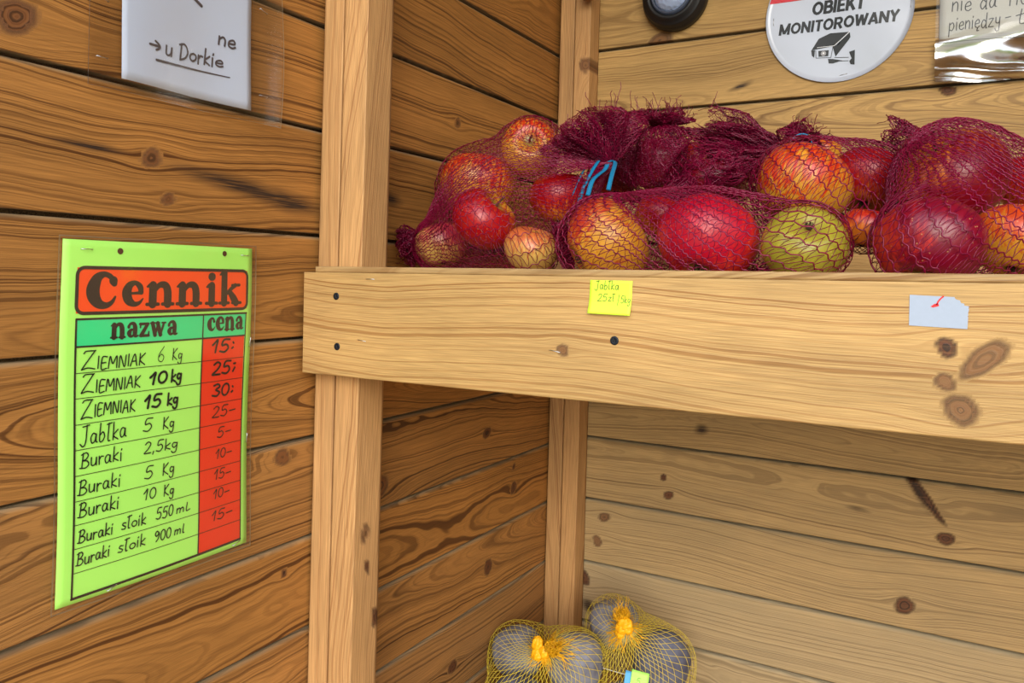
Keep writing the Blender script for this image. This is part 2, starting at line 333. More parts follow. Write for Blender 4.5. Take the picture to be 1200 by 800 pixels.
# ------------------------------------------------------------------ posts
def two_stud_post(name, x0, xs, x1, y0, y1, lean, seed, label, knots_inner=(), knots_near=(), bright=1.):
    o = empty(name, U(x0, y0, -1.085), label, 'post')
    for i, (a, b) in enumerate(((x0, xs - .0012), (xs + .0012, x1))):
        mb = MB(); W = (b - a) * S; T = (y1 - y0) * S; H = (1.549 + 1.085) * S
        ax = Z + X * lean; ax = ax / np.linalg.norm(ax)
        # the face of width T looks along +X (i = 1), the near face of width W looks along -Y
        kk = [((z + 1.085) * S, (c) * S, r * S, st, ti, k) for z, c, r, st, ti, k in (knots_near if i == 1 else ())]
        board(mb, N3(a, y1, -1.085), ax, X, -Y, H, W, T, seed + i, kk, bright=bright * (1 if i else .97), du=.006, dv=.0022, straight=True)
        if i == 1:
            pass
        parent(link('stud', mb.mesh('stud'), M_post), o)
    return o
two_stud_post('front_post', 0.0015, .047, .1005, 1.0535, 1.122, 0.006, 203, 'pale pine post against the left wall, behind the left end of the shelf rail', knots_near=[(-.455, .028, .010, 1.4, 0, 'brown@side'), (-.515, .036, .006, 1.8, 0, 'dark@side'), (-.615, .062, .010, 1.5, 0, 'dark@side')])
two_stud_post('corner_post', 0.0015, .0455, .093, 1.988, 2.048, 0.006, 219, 'pine post standing in the back corner between the two plank walls', knots_near=[(.585, .035, .018, 1.2, .3, 'brown')], bright=.93)

# ------------------------------------------------------------------ shelf, rail and what is fixed to it
sh = slab('apple_shelf', .003, XR - .003, 1.122, 2.045, -.05, -.022, M_shelf, 160, 5, kind=None)
tag(sh, 'wooden shelf board carrying the bags of apples behind the rail', 'shelf')
YF = 1.018
rail = empty('shelf_rail', U(.01, YF, -.1755), 'wide planed pine board across the front of the apple shelf', 'board')
KN_R = [(.510, -.1035, .0075, 1.3, 0, 'brown'), (.989, -.069, .010, 1, 0, 'dark'), (1.026, -.080, .0125, 2.3, .62, 'brown'), (.988, -.108, .009, 1.2, 0, 'brown'), (1.004, -.138, .0135, 1.5, -.8, 'brown'), (.70, -.10, .03, 1, 0, 'swirl'), (.3, -.09, .02, 1, 0, 'swirl')]
mb = MB(); z0, z1 = -.1755, -.0012; rot = .0055   # the rail climbs a little to the right
au = X + Z * rot; au = au / np.linalg.norm(au); av = Z - X * rot; av = av / np.linalg.norm(av)
board(mb, N3(.010, 1.0525, z0), au, av, -Y, (XR - .014) * S, (z1 - z0) * S, (1.0525 - YF) * S, 305, [((a - .01) * S, (b - z0 - (a - .01) * rot) * S, r * S, st, ti, k) for a, b, r, st, ti, k in KN_R], du=.0026, dv=.0015, straight=True)
parent(link('plank', mb.mesh('plank'), M_beam), rail)
mb = MB(); board(mb, N3(.016, 1.0525, z1), au, av, -Y, (XR - .02) * S, .0105 * S, .014 * S, 306, (), du=.008, dv=.0025, bright=.88, grey=.15)
parent(link('tongue', mb.mesh('tongue'), M_beam), rail)
M_screw = plain('blackened screw', (38, 42, 50), .45, .7); M_wire = plain('staple wire', (200, 200, 202), .3, 1)
M_hole = plain('bare wood chip', (228, 200, 150), .8)
def screw(x, z, r=.0062):
    c = N3(x, YF, z); mb = MB(); R = r * S
    lathe(mb, [(0, .0004), (R * .25, .0004), (R * .5, .0006), (R * .85, .0012), (R, .0005), (R * 1.05, -.001)], c, (0, -1, 0), 20)
    h = link('screw', mb.mesh('screw'), M_screw); parent(h, rail)
    m2 = MB()
    for a in (.5, 2.07):
        d = np.array((math.cos(a), 0, math.sin(a))) * R * .55; tubes(m2, [[c - d + [0, -.0008, 0], c + d + [0, -.0008, 0]]], R * .13)
    s = link('cross_slot', m2.mesh('cross_slot'), plain_black); parent(s, h)
plain_black = plain('black ink', (22, 20, 22), .6)
for x, z in ((.0832, -.0408), (.0875, -.1256), (.5879, -.0854)): screw(x, z)
def staple(par, p, d, nrm, L=.010, r=.00045):
    p, d, nrm = (np.asarray(a, float) for a in (p, d, nrm)); d = d / np.linalg.norm(d)
    mb = MB(); tubes(mb, [np.array([p - d * L / 2 - nrm * .002, p - d * L / 2 + nrm * .0006, p, p + d * L / 2 + nrm * .0006, p + d * L / 2 - nrm * .002])], r, sides=5)
    s = link('staple', mb.mesh('staple'), M_wire); parent(s, par); return s
for x, z, a in ((.1561, -.0103, 0), (.1409, -.1123, .1), (.497, -.106, .15)): staple(rail, N3(x, YF, z), (math.cos(a), 0, -math.sin(a)), -Y, .012)

# ------------------------------------------------------------------ lettering
def circ(x, y, r, n=9): return [(x + r * math.cos(a), y + r * math.sin(a)) for a in np.linspace(1.6, 1.6 + 2 * math.pi, n)]
G = {
 'Z': (.72, [[(.05, .88), (.18, 1), (.62, 1), (.6, .94), (.05, .05), (.08, 0), (.35, .06), (.72, -.02)]]), 'I': (.22, [[(.1, 1), (.12, 0)]]),
 'E': (.52, [[(.48, 1), (.1, .97), (.08, .0), (.5, .03)], [(.1, .5), (.4, .53)]]), 'M': (.8, [[(.04, 0), (.12, 1), (.38, .35), (.66, 1), (.74, 0)]]),
 'N': (.62, [[(.05, 0), (.08, 1), (.5, 0), (.57, 1)]]), 'A': (.62, [[(0, 0), (.3, 1), (.56, 0)], [(.1, .38), (.48, .4)]]), 'K': (.6, [[(.08, 1), (.08, 0)], [(.52, 1), (.1, .46), (.56, 0)]]),
 'J': (.6, [[(.12, .93), (.58, 1)], [(.42, 1), (.38, .1), (.2, -.16), (-.02, 0)]]), 'B': (.62, [[(.13, 1), (.08, 0)], [(.0, .9), (.35, 1), (.5, .8), (.35, .56), (.12, .5), (.45, .44), (.58, .2), (.35, 0), (-.06, .03)]]),
 'D': (.72, [[(.12, 1), (.1, 0)], [(-.02, .93), (.35, 1), (.62, .6), (.5, .2), (.1, 0)]]), 'L': (.42, [[(.1, .9), (.1, .0), (.38, .05)]]),
 'a': (.54, [[(.42, .48), (.2, .55), (.05, .3), (.15, .02), (.35, .12), (.43, .52), (.44, .1), (.54, .03)]]), 'b': (.5, [[(.1, 1), (.08, .05), (.3, 0), (.44, .25), (.3, .5), (.1, .35)]]),
 'l': (.24, [[(.12, 1), (.1, .08), (.22, 0)]]), 'ł': (.34, [[(.14, 1), (.12, .08), (.26, 0)], [(.0, .93), (.36, 1.0)]]), 'k': (.48, [[(.08, 1), (.08, 0)], [(.42, .55), (.1, .25), (.46, 0)]]),
 'u': (.5, [[(.05, .55), (.08, .08), (.25, 0), (.4, .15), (.43, .55), (.45, .0)]]), 'r': (.38, [[(.05, .55), (.08, 0)], [(.08, .35), (.2, .52), (.36, .5)]]), 'i': (.2, [[(.08, .55), (.1, 0)], [(.1, .74), (.12, .82)]]),
 's': (.42, [[(.38, .5), (.15, .53), (.1, .36), (.35, .2), (.3, .02), (.03, .05)]]), 'o': (.5, [circ(.25, .27, .23)]), 'g': (.5, [[(.4, .48), (.15, .55), (.05, .3), (.2, .1), (.4, .3), (.43, .52), (.38, -.25), (.15, -.36), (.02, -.2)]]),
 'm': (.62, [[(.05, .55), (.06, 0)], [(.06, .35), (.2, .55), (.3, .4), (.3, 0)], [(.3, .35), (.45, .55), (.55, .4), (.57, 0)]]), 'n': (.46, [[(.05, .55), (.06, 0)], [(.06, .35), (.25, .55), (.39, .4), (.4, 0)]]),
 'd': (.54, [[(.42, .42), (.2, .55), (.05, .25), (.2, 0), (.42, .22)], [(.46, 1), (.44, .05), (.52, 0)]]), 'p': (.5, [[(.05, .55), (.05, -.38)], [(.06, .4), (.3, .55), (.45, .3), (.3, .02), (.06, .1)]]),
 'e': (.46, [[(.05, .25), (.4, .32), (.3, .55), (.08, .4), (.08, .1), (.28, 0), (.45, .1)]]), 'ę': (.46, [[(.05, .25), (.4, .32), (.3, .55), (.08, .4), (.08, .1), (.28, 0), (.45, .1)], [(.3, 0), (.24, -.2), (.4, -.2)]]),
 'z': (.48, [[(.05, .52), (.22, .55), (.4, .54), (.36, .46), (.06, .05), (.1, 0), (.46, 0)]]), 'y': (.46, [[(.05, .55), (.1, .2), (.35, .2), (.4, .55)], [(.4, .55), (.36, -.3), (.1, -.32), (.06, -.2)]]), 't': (.46, [[(.2, .95), (.18, .1), (.35, 0), (.48, .1)], [(0, .55), (.44, .68)]]),
 '0': (.5, [circ(.24, .5, .24) if 0 else [(.25 + .22 * math.cos(a), .5 + .5 * math.sin(a)) for a in np.linspace(1.6, 7.9, 11)]]), '1': (.36, [[(.02, .6), (.14, .8), (.27, 1), (.24, .5), (.22, 0)]]), '2': (.52, [[(.05, .8), (.25, 1), (.45, .8), (.3, .4), (.03, .05), (.1, .0), (.5, .0)]]),
 '3': (.48, [[(.05, .9), (.3, 1), (.42, .76), (.2, .53), (.45, .3), (.3, 0), (.02, .08)]]), '5': (.54, [[(.5, 1), (.17, .98), (.1, .55), (.35, .6), (.48, .3), (.3, 0), (.02, .08)]]), '6': (.5, [[(.4, 1), (.1, .5), (.1, .1), (.35, .02), (.45, .3), (.25, .5), (.08, .3)]]),
 '9': (.5, [[(.42, .78), (.2, 1), (.05, .75), (.2, .5), (.42, .75), (.4, .3), (.2, 0)]]), '-': (.56, [[(.05, .4), (.5, .45)]]), ':': (.26, [[(.1, .7), (.14, .62)], [(.08, .2), (.14, .28)]]), ';': (.3, [[(.1, .68), (.2, .7)], [(.2, .35), (.1, .05)]]), ',': (.2, [[(.1, .1), (.05, -.15)]]), '|': (.2, [[(.1, 1.05), (.08, -.2)]]), ' ': (.42, []),
}
def ribbon2d(mb, P, wd, place, mat=0):
    """flat stroke of width wd (scalar or per point) along 2-D line P, mapped to 3-D by place"""
    P = np.asarray(P, float); n = len(P)
    T = np.gradient(P, axis=0); T /= np.linalg.norm(T, axis=1, keepdims=True) + 1e-9
    Nn = np.stack([-T[:, 1], T[:, 0]], 1); wd = np.broadcast_to(wd, (n,))[:, None]
    A, B = P + Nn * wd / 2, P - Nn * wd / 2
    mb.add(place(np.vstack([A, B])), np.stack([np.arange(n - 1), np.arange(n - 1) + n, np.arange(n - 1) + n + 1, np.arange(n - 1) + 1], 1), mat)
    for k in (0, n - 1): disc2d(mb, P[k], wd[k, 0] / 2, place, mat)
def disc2d(mb, c, r, place, mat=0, n=12, ry=None):
    a = np.arange(n) / n * 2 * math.pi; Q = np.stack([c[0] + r * np.cos(a), c[1] + (ry or r) * np.sin(a)], 1); Q = np.vstack([[c], Q])
    i = np.arange(n); mb.add(place(Q), np.stack([np.zeros(n, int), 1 + i, 1 + (i + 1) % n], 1), mat)
def poly2d(mb, pts, place, mat=0):
    pts = np.asarray(pts, float); c = pts.mean(0); n = len(pts); Q = np.vstack([[c], pts]); i = np.arange(n)
    mb.add(place(Q), np.stack([np.zeros(n, int), 1 + i, 1 + (i + 1) % n], 1), mat)
def handwrite(mb, text, x0, x1, z, h, wd, place, slant=.08, rise=0., small=None, seed=1):
    """handwriting from x0 to x1 on the baseline z with cap height h"""
    rng = random.Random(seed); pen = 0; strokes = []
    for q, ch in enumerate(text):
        adv, st = G[ch]; k = 1 if (small is None or q == 0) else small; j = rng.uniform(-.04, .04)
        for s in st: strokes.append([(pen + x * k + (y * k) * slant * 1.0, y * k + j) for x, y in s])
        pen += (adv + .09) * k
    pen -= .09
    sx = (x1 - x0) / pen
    for s in strokes:
        P = smooth_line([(x0 + a * sx, z + b * h + rise * (a / pen)) for a, b in s], 6); ribbon2d(mb, P, wd, place)
# heavy rounded slab-serif letters: ribbons of (x, y, width); discs (x, y, r)
HEAVY = {
 'C': (.92, [[(.79, .70, .16), (.68, .86, .15), (.50, .92, .16), (.32, .83, .26), (.22, .64, .34), (.19, .46, .37), (.24, .28, .34), (.38, .13, .26), (.58, .09, .17), (.74, .17, .12), (.84, .32, .06)]], [(.77, .75, .125), (.80, .68, .09)]),
 'e': (.72, [[(.13, .34, .12), (.36, .345, .07), (.60, .36, .10)], [(.60, .37, .14), (.56, .52, .17), (.42, .62, .13), (.26, .56, .20), (.18, .42, .26), (.18, .28, .27), (.25, .14, .24), (.40, .06, .15), (.55, .09, .10), (.66, .2, .04)]], []),
 'n': (.84, [[(.20, .05, .23), (.20, .56, .22)], [(.04, .045, .09), (.36, .045, .09)], [(.04, .52, .05), (.14, .56, .14), (.24, .60, .10)], [(.26, .42, .10), (.38, .56, .15), (.54, .56, .20), (.62, .40, .23), (.63, .05, .23)], [(.48, .045, .09), (.79, .045, .09)]], []),
 'i': (.46, [[(.22, .05, .23), (.22, .56, .22)], [(.04, .045, .09), (.40, .045, .09)], [(.05, .52, .05), (.15, .56, .14), (.27, .60, .09)]], [(.22, .82, .125)]),
 'k': (.88, [[(.21, .05, .23), (.21, .92, .22)], [(.04, .045, .09), (.38, .045, .09)], [(.05, .88, .05), (.15, .93, .12), (.28, .95, .08)], [(.28, .30, .10), (.46, .46, .12), (.62, .57, .13)], [(.50, .57, .08), (.78, .58, .09)], [(.40, .38, .16), (.55, .2, .23), (.66, .05, .23)], [(.52, .045, .09), (.84, .045, .09)]], []),
 'a': (.72, [[(.14, .48, .12), (.26, .58, .13), (.42, .57, .18), (.50, .42, .22), (.50, .14, .22), (.56, .06, .14), (.68, .08, .07)], [(.46, .34, .08), (.28, .32, .14), (.18, .20, .22), (.24, .08, .16), (.36, .07, .11), (.46, .16, .08)]], [(.15, .46, .085)]),
 'z': (.64, [[(.06, .55, .13), (.52, .55, .13)], [(.09, .56, .1), (.08, .40, .07)], [(.49, .54, .16), (.14, .08, .2)], [(.08, .06, .13), (.56, .06, .13)], [(.55, .06, .1), (.57, .22, .07)]], []),
 'w': (.98, [[(.14, .56, .2), (.30, .06, .2)], [(.30, .06, .12), (.46, .5, .12)], [(.44, .56, .2), (.62, .06, .2)], [(.62, .06, .1), (.80, .52, .12)], [(.02, .57, .08), (.28, .57, .08)], [(.34, .57, .08), (.54, .57, .08)], [(.70, .57, .08), (.92, .57, .08)]], []),
 'c': (.64, [[(.54, .44, .12), (.46, .57, .12), (.32, .58, .14), (.2, .46, .24), (.17, .32, .27), (.23, .15, .24), (.38, .07, .15), (.50, .1, .09), (.60, .2, .04)]], [(.52, .46, .085)]),
}
def heavy(mb, text, x0, x1, z, h, place):
    tot = sum(HEAVY[c][0] for c in text); k = (x1 - x0) / tot; pen = 0
    for c in text:
        adv, rib, dots = HEAVY[c]
        for s in rib:
            s = np.array(s); Q = smooth_line(s * [k, h, (k + h) / 2], 6) if len(s) > 2 else s * [k, h, (k + h) / 2]
            ribbon2d(mb, Q[:, :2] + [x0 + pen * k, z], Q[:, 2], place)
        for x, y, r in dots: disc2d(mb, (x0 + (pen + x) * k, z + y * h), r * k, place, ry=r * h)
        pen += adv

M_clear, nt, b, out = new_mat('clear plastic')
def plastic(name, base, edge, rough, tint=(1, 1, 1, 1), bump=0, bscale=40):
    m = bpy.data.materials.new(name); m.use_nodes = True; nt = m.node_tree; nt.nodes.clear()
    t = NN(nt, 'ShaderNodeBsdfTransparent'); t.inputs[0].default_value = tint; g = NN(nt, 'ShaderNodeBsdfGlossy'); g.inputs['Roughness'].default_value = rough
    lw = NN(nt, 'ShaderNodeLayerWeight'); lw.inputs[0].default_value = .25
    mr = NN(nt, 'ShaderNodeMapRange'); LK(nt, lw.outputs['Facing'], mr.inputs[0]); mr.inputs[3].default_value = base; mr.inputs[4].default_value = edge
    mx = NN(nt, 'ShaderNodeMixShader'); LK(nt, mr.outputs[0], mx.inputs[0]); LK(nt, t.outputs[0], mx.inputs[1]); LK(nt, g.outputs[0], mx.inputs[2])
    if bump:
        tc = NN(nt, 'ShaderNodeTexCoord'); n = NN(nt, 'ShaderNodeTexNoise'); n.inputs['Scale'].default_value = bscale; n.inputs['Detail'].default_value = 2; LK(nt, tc.outputs['Object'], n.inputs['Vector'])
        bp = NN(nt, 'ShaderNodeBump'); bp.inputs['Strength'].default_value = bump; bp.inputs['Distance'].default_value = .004; LK(nt, n.outputs['Fac'], bp.inputs['Height']); LK(nt, bp.outputs[0], g.inputs['Normal'])
    o = NN(nt, 'ShaderNodeOutputMaterial'); LK(nt, mx.outputs[0], o.inputs[0]); return m
M_lam = plastic('laminate', .035, .5, .12, (.96, .97, .97, 1), .12, 30)
M_sleeve = plastic('soft sleeve', .06, .6, .2, (.90, .89, .88, 1), .2, 26)
M_crush = plastic('crumpled sleeve', .62, .85, .18, (.93, .94, .94, 1), .25, 30)
def sheet(name, x0, x1, z0, z1, place, mat, par=None, nx=24, nz=36, th=.0003, edge=None, film=False):
    """thin sheet with two faces over the rectangle, mapped by place(points, lift)"""
    a, c = np.meshgrid(np.linspace(0, 1, nx), np.linspace(0, 1, nz), indexing='ij'); xx = x0 + (x1 - x0) * a; zz = z0 + (z1 - z0) * c
    if edge: xx, zz = edge(a, c, xx, zz)
    Q = np.stack([xx.ravel(), zz.ravel()], 1); F0 = grid_faces(nx, nz); mb = MB()
    if film: mb.add(place(Q, 0), F0); return link(name, mb.mesh(name), mat, par)
    V = np.vstack([place(Q, 0), place(Q, -th)]); n = len(Q)
    rim = np.concatenate([np.arange(nz), np.arange(1, nx) * nz + nz - 1, (nx - 1) * nz + np.arange(nz - 2, -1, -1), np.arange(nx - 2, -1, -1) * nz])
    r2 = np.roll(rim, -1); side = np.stack([rim, r2, r2 + n, rim + n], 1)
    mb.add(V, np.vstack([F0, F0[:, ::-1] + n, side])); return link(name, mb.mesh(name), mat, par)

# ------------------------------------------------------------------ price list on the left wall
def on_left(lift, bulge):
    def place(Q, extra=0.):
        Q = np.asarray(Q, float); y, z = Q[:, 0], Q[:, 1]; return np.stack([lift + extra + bulge(y, z), y * S, (z + ZC) * S], 1)
    return place
def bulge_list(y, z):
    s = (y - .594) / .31; t = (z + .44) / .475
    return .0025 + .0045 * np.sin(np.clip(s, 0, 1) * math.pi) * (.6 + .4 * np.sin(3 * t)) + .0016 * np.sin(7.0 * t + 2 * s)
pl = empty('price_list', U(0, .75, -.44), 'laminated neon green price list headed Cennik on the left wall', 'sign')
M_neon = plain('neon green paper', (186, 255, 112), .55, noise=.02, nscale=30)
M_orange = plain('orange red print', (255, 78, 14), .55, noise=.02); M_red = plain('red print', (244, 52, 16), .55, noise=.02); M_teal = plain('sea green print', (58, 226, 140), .55, noise=.02)
M_print = plain('dark print', (44, 30, 26), .55); M_ink = plain('marker ink', (20, 26, 26), .5)
PLf = lambda lift: on_left(.0012 + lift, bulge_list)
sheet('paper', .594, .9032, -.4388, .0345, PLf(0), M_neon, pl, 30, 50)
pr = MB(); P1 = PLf(.0003)
def rrect(x0, x1, z0, z1, r, n=6):
    out = []
    for cx, cz, a0 in ((x1 - r, z1 - r, 0), (x0 + r, z1 - r, 1), (x0 + r, z0 + r, 2), (x1 - r, z0 + r, 3)):
        out += [(cx + r * math.cos((a0 + k / n) * math.pi / 2), cz + r * math.sin((a0 + k / n) * math.pi / 2)) for k in range(n + 1)]
    return out
def filled(mb, x0, x1, z0, z1, place, nx=16, nz=12):
    a, c = np.meshgrid(np.linspace(x0, x1, nx), np.linspace(z0, z1, nz), indexing='ij'); mb.add(place(np.stack([a.ravel(), c.ravel()], 1)), grid_faces(nx, nz))
def part_from(name, mb, mat, par): return link(name, mb.mesh(name), mat, par)
mb = MB(); filled(mb, .6135, .8925, -.0615, -.0015, P1); part_from('heading_panel', mb, M_orange, pl)
mb = MB(); filled(mb, .6145, .891, -.1047, -.0690, P1, 16, 6); part_from('column_heading_panel', mb, M_teal, pl)
mb = MB(); filled(mb, .8070, .8895, -.4290, -.1040, P1, 8, 24); part_from('price_column_panel', mb, M_red, pl)
mb = MB(); P2 = PLf(.0007)
bx = rrect(.6135, .8925, -.0615, -.0015, .010); bx.append(bx[0])
bx = np.vstack([np.linspace(bx[q], bx[q + 1], 24, endpoint=False) if np.hypot(bx[q + 1][0] - bx[q][0], bx[q + 1][1] - bx[q][1]) > .02 else [bx[q]] for q in range(len(bx) - 1)] + [bx[-1:]])
ribbon2d(mb, bx, .0045, P2)
def rule(a, c, wd, n=20): ribbon2d(mb, np.linspace(a, c, n), wd, P2)
rule((.6142, -.0690), (.8920, -.0685), .0028); rule((.6142, -.0690), (.6142, -.4320), .0026, 40); rule((.8912, -.0685), (.8890, -.4290), .0020, 40); rule((.6142, -.4320), (.8890, -.4290), .0036)
rule((.8072, -.0690), (.8065, -.4295), .0022, 40); rule((.6142, -.1050), (.8905, -.1040), .0024)
for z in (-.1390, -.1720, -.2059, -.2389, -.2722, -.3052, -.3360, -.3669, -.3987): rule((.6142, z - .0004), (.8900, z + .0003), .0009)
for z in (): pass
heavy(mb, 'C', .6255, .6690, -.0560, .0500, P2); heavy(mb, 'e', .6730, .7085, -.0535, .0520, P2); heavy(mb, 'n', .7095, .7560, -.0535, .0520, P2); heavy(mb, 'n', .7575, .8045, -.0535, .0520, P2); heavy(mb, 'i', .8090, .8350, -.0540, .0520, P2); heavy(mb, 'k', .8345, .8810, -.0540, .0520, P2)
heavy(mb, 'nazwa', .6600, .7630, -.0968, .0335, P2); heavy(mb, 'cena', .8145, .8865, -.0945, .0335, P2)
part_from('printed_lettering', mb, M_print, pl)
P3 = PLf(.001); ROWS = {}
def H(t, a, c, z, h, wd=.0017, **k):
    key = ('price_writing' if a > .8 else 'amount_writing' if a > .7 else 'item_writing', int((z + .1) / -.0327), t if a < .7 else '')
    handwrite(ROWS.setdefault(key, MB()), t, a, c, z, h, wd, P3, seed=len(t) + int(abs(z) * 1000), **k)
for z, dz in ((-.1355, 0), (-.1660, 0), (-.1982, 0)): H('ZIEMNIAK', .6220, (.7110, .7045, .6975)[(z < -.15) + (z < -.18)], z, .0235, small=.68)
H('6', .7305, .7416, -.1335, .0215, .0011); H('Kg', .7545, .7715, -.1325, .0165, .0014)
H('10', .7185, .7466, -.1640, .0160, .0034); H('kg', .7535, .7715, -.1635, .0175, .0030)
H('15', .7115, .7380, -.1970, .0175, .0034); H('kg', .7480, .7665, -.1970, .0170, .0030)
H('Jabłka', .6215, .6850, -.2325, .0235); H('5', .7100, .7245, -.2300, .0175); H('Kg', .7415, .7606, -.2305, .0165)
H('Buraki', .6219, .6790, -.2630, .0195); H('2,5kg', .7120, .7670, -.2612, .0155)
H('Buraki', .6192, .6767, -.2975, .0190); H('5', .7127, .7260, -.2958, .0170); H('Kg', .7414, .7613, -.2965, .0165)
H('Buraki', .6198, .6747, -.3268, .0185); H('10', .7110, .7310, -.3258, .0145); H('Kg', .7437, .7610, -.3275, .0155)
H('Buraki', .6200, .6668, -.3600, .0165); H('słoik', .6792, .7158, -.3587, .0165); H('550', .7320, .7600, -.3580, .0155); H('mL', .7650, .7905, -.3570, .0125)
H('Buraki', .6187, .6630, -.3895, .0165); H('słoik', .6749, .7157, -.3885, .0165); H('900', .7299, .7570, -.3893, .0145); H('ml', .7625, .7800, -.3880, .0125)
H('15:', .8240, .8700, -.1272, .0190, .0032); H('25;', .8270, .8740, -.1610, .0190, .0032); H('30:', .8280, .8720, -.1948, .0180, .0030)
H('25-', .8297, .8764, -.2280, .0165, .0018); H('5-', .8401, .8686, -.2597, .0155); H('10-', .8371, .8705, -.2915, .0140); H('15-', .8346, .8688, -.3240, .0150); H('10-', .8329, .8661, -.3525, .0140); H('15-', .8299, .8720, -.3862, .0145)
for (nm_, *_), m_ in ROWS.items(): part_from(nm_, m_, M_ink, pl)
M_dh = plain('dark hole', (88, 52, 30), .9)
for y, z in ((.6705, .0215), (.8455, .0245)):
    mb = MB(); disc2d(mb, (y, z), .0042, PLf(.0006), n=16); part_from('punched_hole', mb, M_dh, pl)
sheet('laminate', .588, .909, -.4445, .0385, PLf(.0016), M_lam, pl, 30, 50, film=True, edge=lambda a, c, x, z: (x + .0015 * np.sin(9 * c) * (a > .9), z))
# welded rim of the laminate pouch, a faint milky line
mb = MB()
for loop in ([(.588, .0385), (.909, .0385)], [(.909, .0385), (.909, -.4445)], [(.909, -.4445), (.588, -.4445)], [(.588, -.4445), (.588, .0385)]):
    L_ = np.linspace(loop[0], loop[1], 30); ribbon2d(mb, L_, .0022, PLf(.0019))
part_from('laminate_rim', mb, plastic('pouch rim', .3, .6, .35, (.86, .86, .84, 1)), pl)
for y, z, dy, dz in ((.624, .0225, 1, 0), (.886, .023, 1, -.05), (.668, -.4335, 1, .3), (.8800, -.433, 1, .3), (.9005, -.115, .1, 1), (.9005, -.27, .1, 1)):
    p = PLf(.002)(np.array([(y, z)]))[0]; staple(pl, p, (0, dy, dz), X, .010)

# ------------------------------------------------------------------ note paper in a clear sleeve, top left
nl = empty('note_sheet', U(0, .78, .25), 'white handwritten note in a clear sleeve stapled high on the left wall', 'note')
bul = lambda y, z: .003 + .0028 * np.sin((y - .66) / .235 * 6.0 + 1.0) * (.5 + .5 * np.cos((z - .25) * 9)) + .001
NL = lambda lift: on_left(lift, bul)
M_paper = plain('cool white paper', (216, 228, 250), .7, noise=.015, nscale=20)
def wavy(a, c, x, z): return x + .004 * np.sin(c * 5.5 + 3 * a) * (a - .3), z
sheet('paper', .6675, .8920, .2545, .72, NL(.001), M_paper, nl, 24, 36, edge=wavy)
mb = MB(); P4 = NL(.0016); M_pen = plain('grey felt pen', (84, 78, 86), .6)
handwrite(mb, 'u', .7345, .7470, .3040, .0235, .0030, P4, seed=5); handwrite(mb, 'Dorki', .7590, .8215, .3035, .0235, .0030, P4, seed=8, rise=.005); handwrite(mb, 'e', .8235, .8385, .3105, .0175, .0028, P4, seed=9)
ribbon2d(mb, smooth_line([(.7090, .3120), (.7180, .3122), (.7245, .3122)]), .0036, P4); ribbon2d(mb, smooth_line([(.7180, .3185), (.7250, .3140), (.7252, .3100), (.7195, .3065)]), .0030, P4)
ribbon2d(mb, np.linspace((.7203, .2925), (.8514, .2980), 12), np.linspace(.0036, .0016, 12), P4)
part_from('handwriting', mb, M_pen, nl); mb = MB()
handwrite(mb, 'ne', .8280, .8600, .3448, .0225, .0032, P4, seed=4)
part_from('handwriting', mb, M_pen, nl); mb = MB()
ribbon2d(mb, smooth_line([(.774, .412), (.783, .4005), (.797, .3925)]), .0050, P4); ribbon2d(mb, smooth_line([(.760, .415), (.7605, .3935)]), .0032, P4)
part_from('handwriting', mb, M_pen, nl)
sheet('sleeve', .6205, .9520, .2368, .74, NL(.0030), M_sleeve, nl, 26, 36, film=True, edge=lambda a, c, x, z: (x + .005 * np.sin(c * 8) * (a > .95), z))
mb = MB()
ribbon2d(mb, np.array([(.9520 + .005 * math.sin(c * 8), .2368 + .5032 * c) for c in np.linspace(0, 1, 40)]), .0016, NL(.0034)); ribbon2d(mb, np.linspace((.6205, .2368), (.6205, .74), 30), .0010, NL(.0034)); ribbon2d(mb, np.linspace((.6205, .2368), (.952, .2368), 30), .0010, NL(.0034))
part_from('sleeve_edge', mb, plastic('sleeve edge', .35, .6, .3, (.9, .88, .84, 1)), nl)
for y, z, a in ((.6385, .3520, -.2), (.6385, .2755, 0), (.9120, .4180, -.3), (.9140, .2815, 0)): staple(nl, NL(.0034)(np.array([(y, z)]))[0], (0, 1, a), X, .011)

# ------------------------------------------------------------------ things on the back wall
def on_back(lift, bulge=lambda x, z: 0 * x):
    def place(Q, extra=0.):
        Q = np.asarray(Q, float); x, z = Q[:, 0], Q[:, 1]; return np.stack([x * S, YB * S - lift - extra - bulge(x, z), (z + ZC) * S], 1)
    return place
cs = empty('camera_sign', U(.727, YB, .654), 'round white CCTV warning sign with black camera picture on the back wall', 'sign')
M_vinyl, nt, b, _ = new_mat('glossy white vinyl'); b.inputs['Base Color'].default_value = srgb(190, 198, 214); b.inputs['Roughness'].default_value = .22; b.inputs['Coat Weight'].default_value = .5
tc = NN(nt, 'ShaderNodeTexCoord'); n_ = NN(nt, 'ShaderNodeTexNoise'); n_.inputs['Scale'].default_value = 14; LK(nt, tc.outputs['Object'], n_.inputs['Vector']); bp = NN(nt, 'ShaderNodeBump'); bp.inputs['Strength'].default_value = .35; bp.inputs['Distance'].default_value = .004; LK(nt, n_.outputs['Fac'], bp.inputs['Height']); LK(nt, bp.outputs[0], b.inputs['Normal'])
CX, CZ, CR = .7275, .654, .1672
bs = lambda x, z: .003 + .001 * (1 - ((x - CX) ** 2 + (z - CZ) ** 2) / CR ** 2) + .0012 * np.sin(28 * (x - CX) + 18 * (z - CZ))
mb = MB(); nr, na = 14, 72; rr_, aa = np.meshgrid(np.linspace(0, 1, nr), np.arange(na + 1) / na * 2 * math.pi, indexing='ij')
Q = np.stack([(CX + CR * rr_ * np.cos(aa)).ravel(), (CZ + CR * rr_ * np.sin(aa)).ravel()], 1); Fd = grid_faces(nr, na + 1)
BF = lambda l: on_back(l, bs)
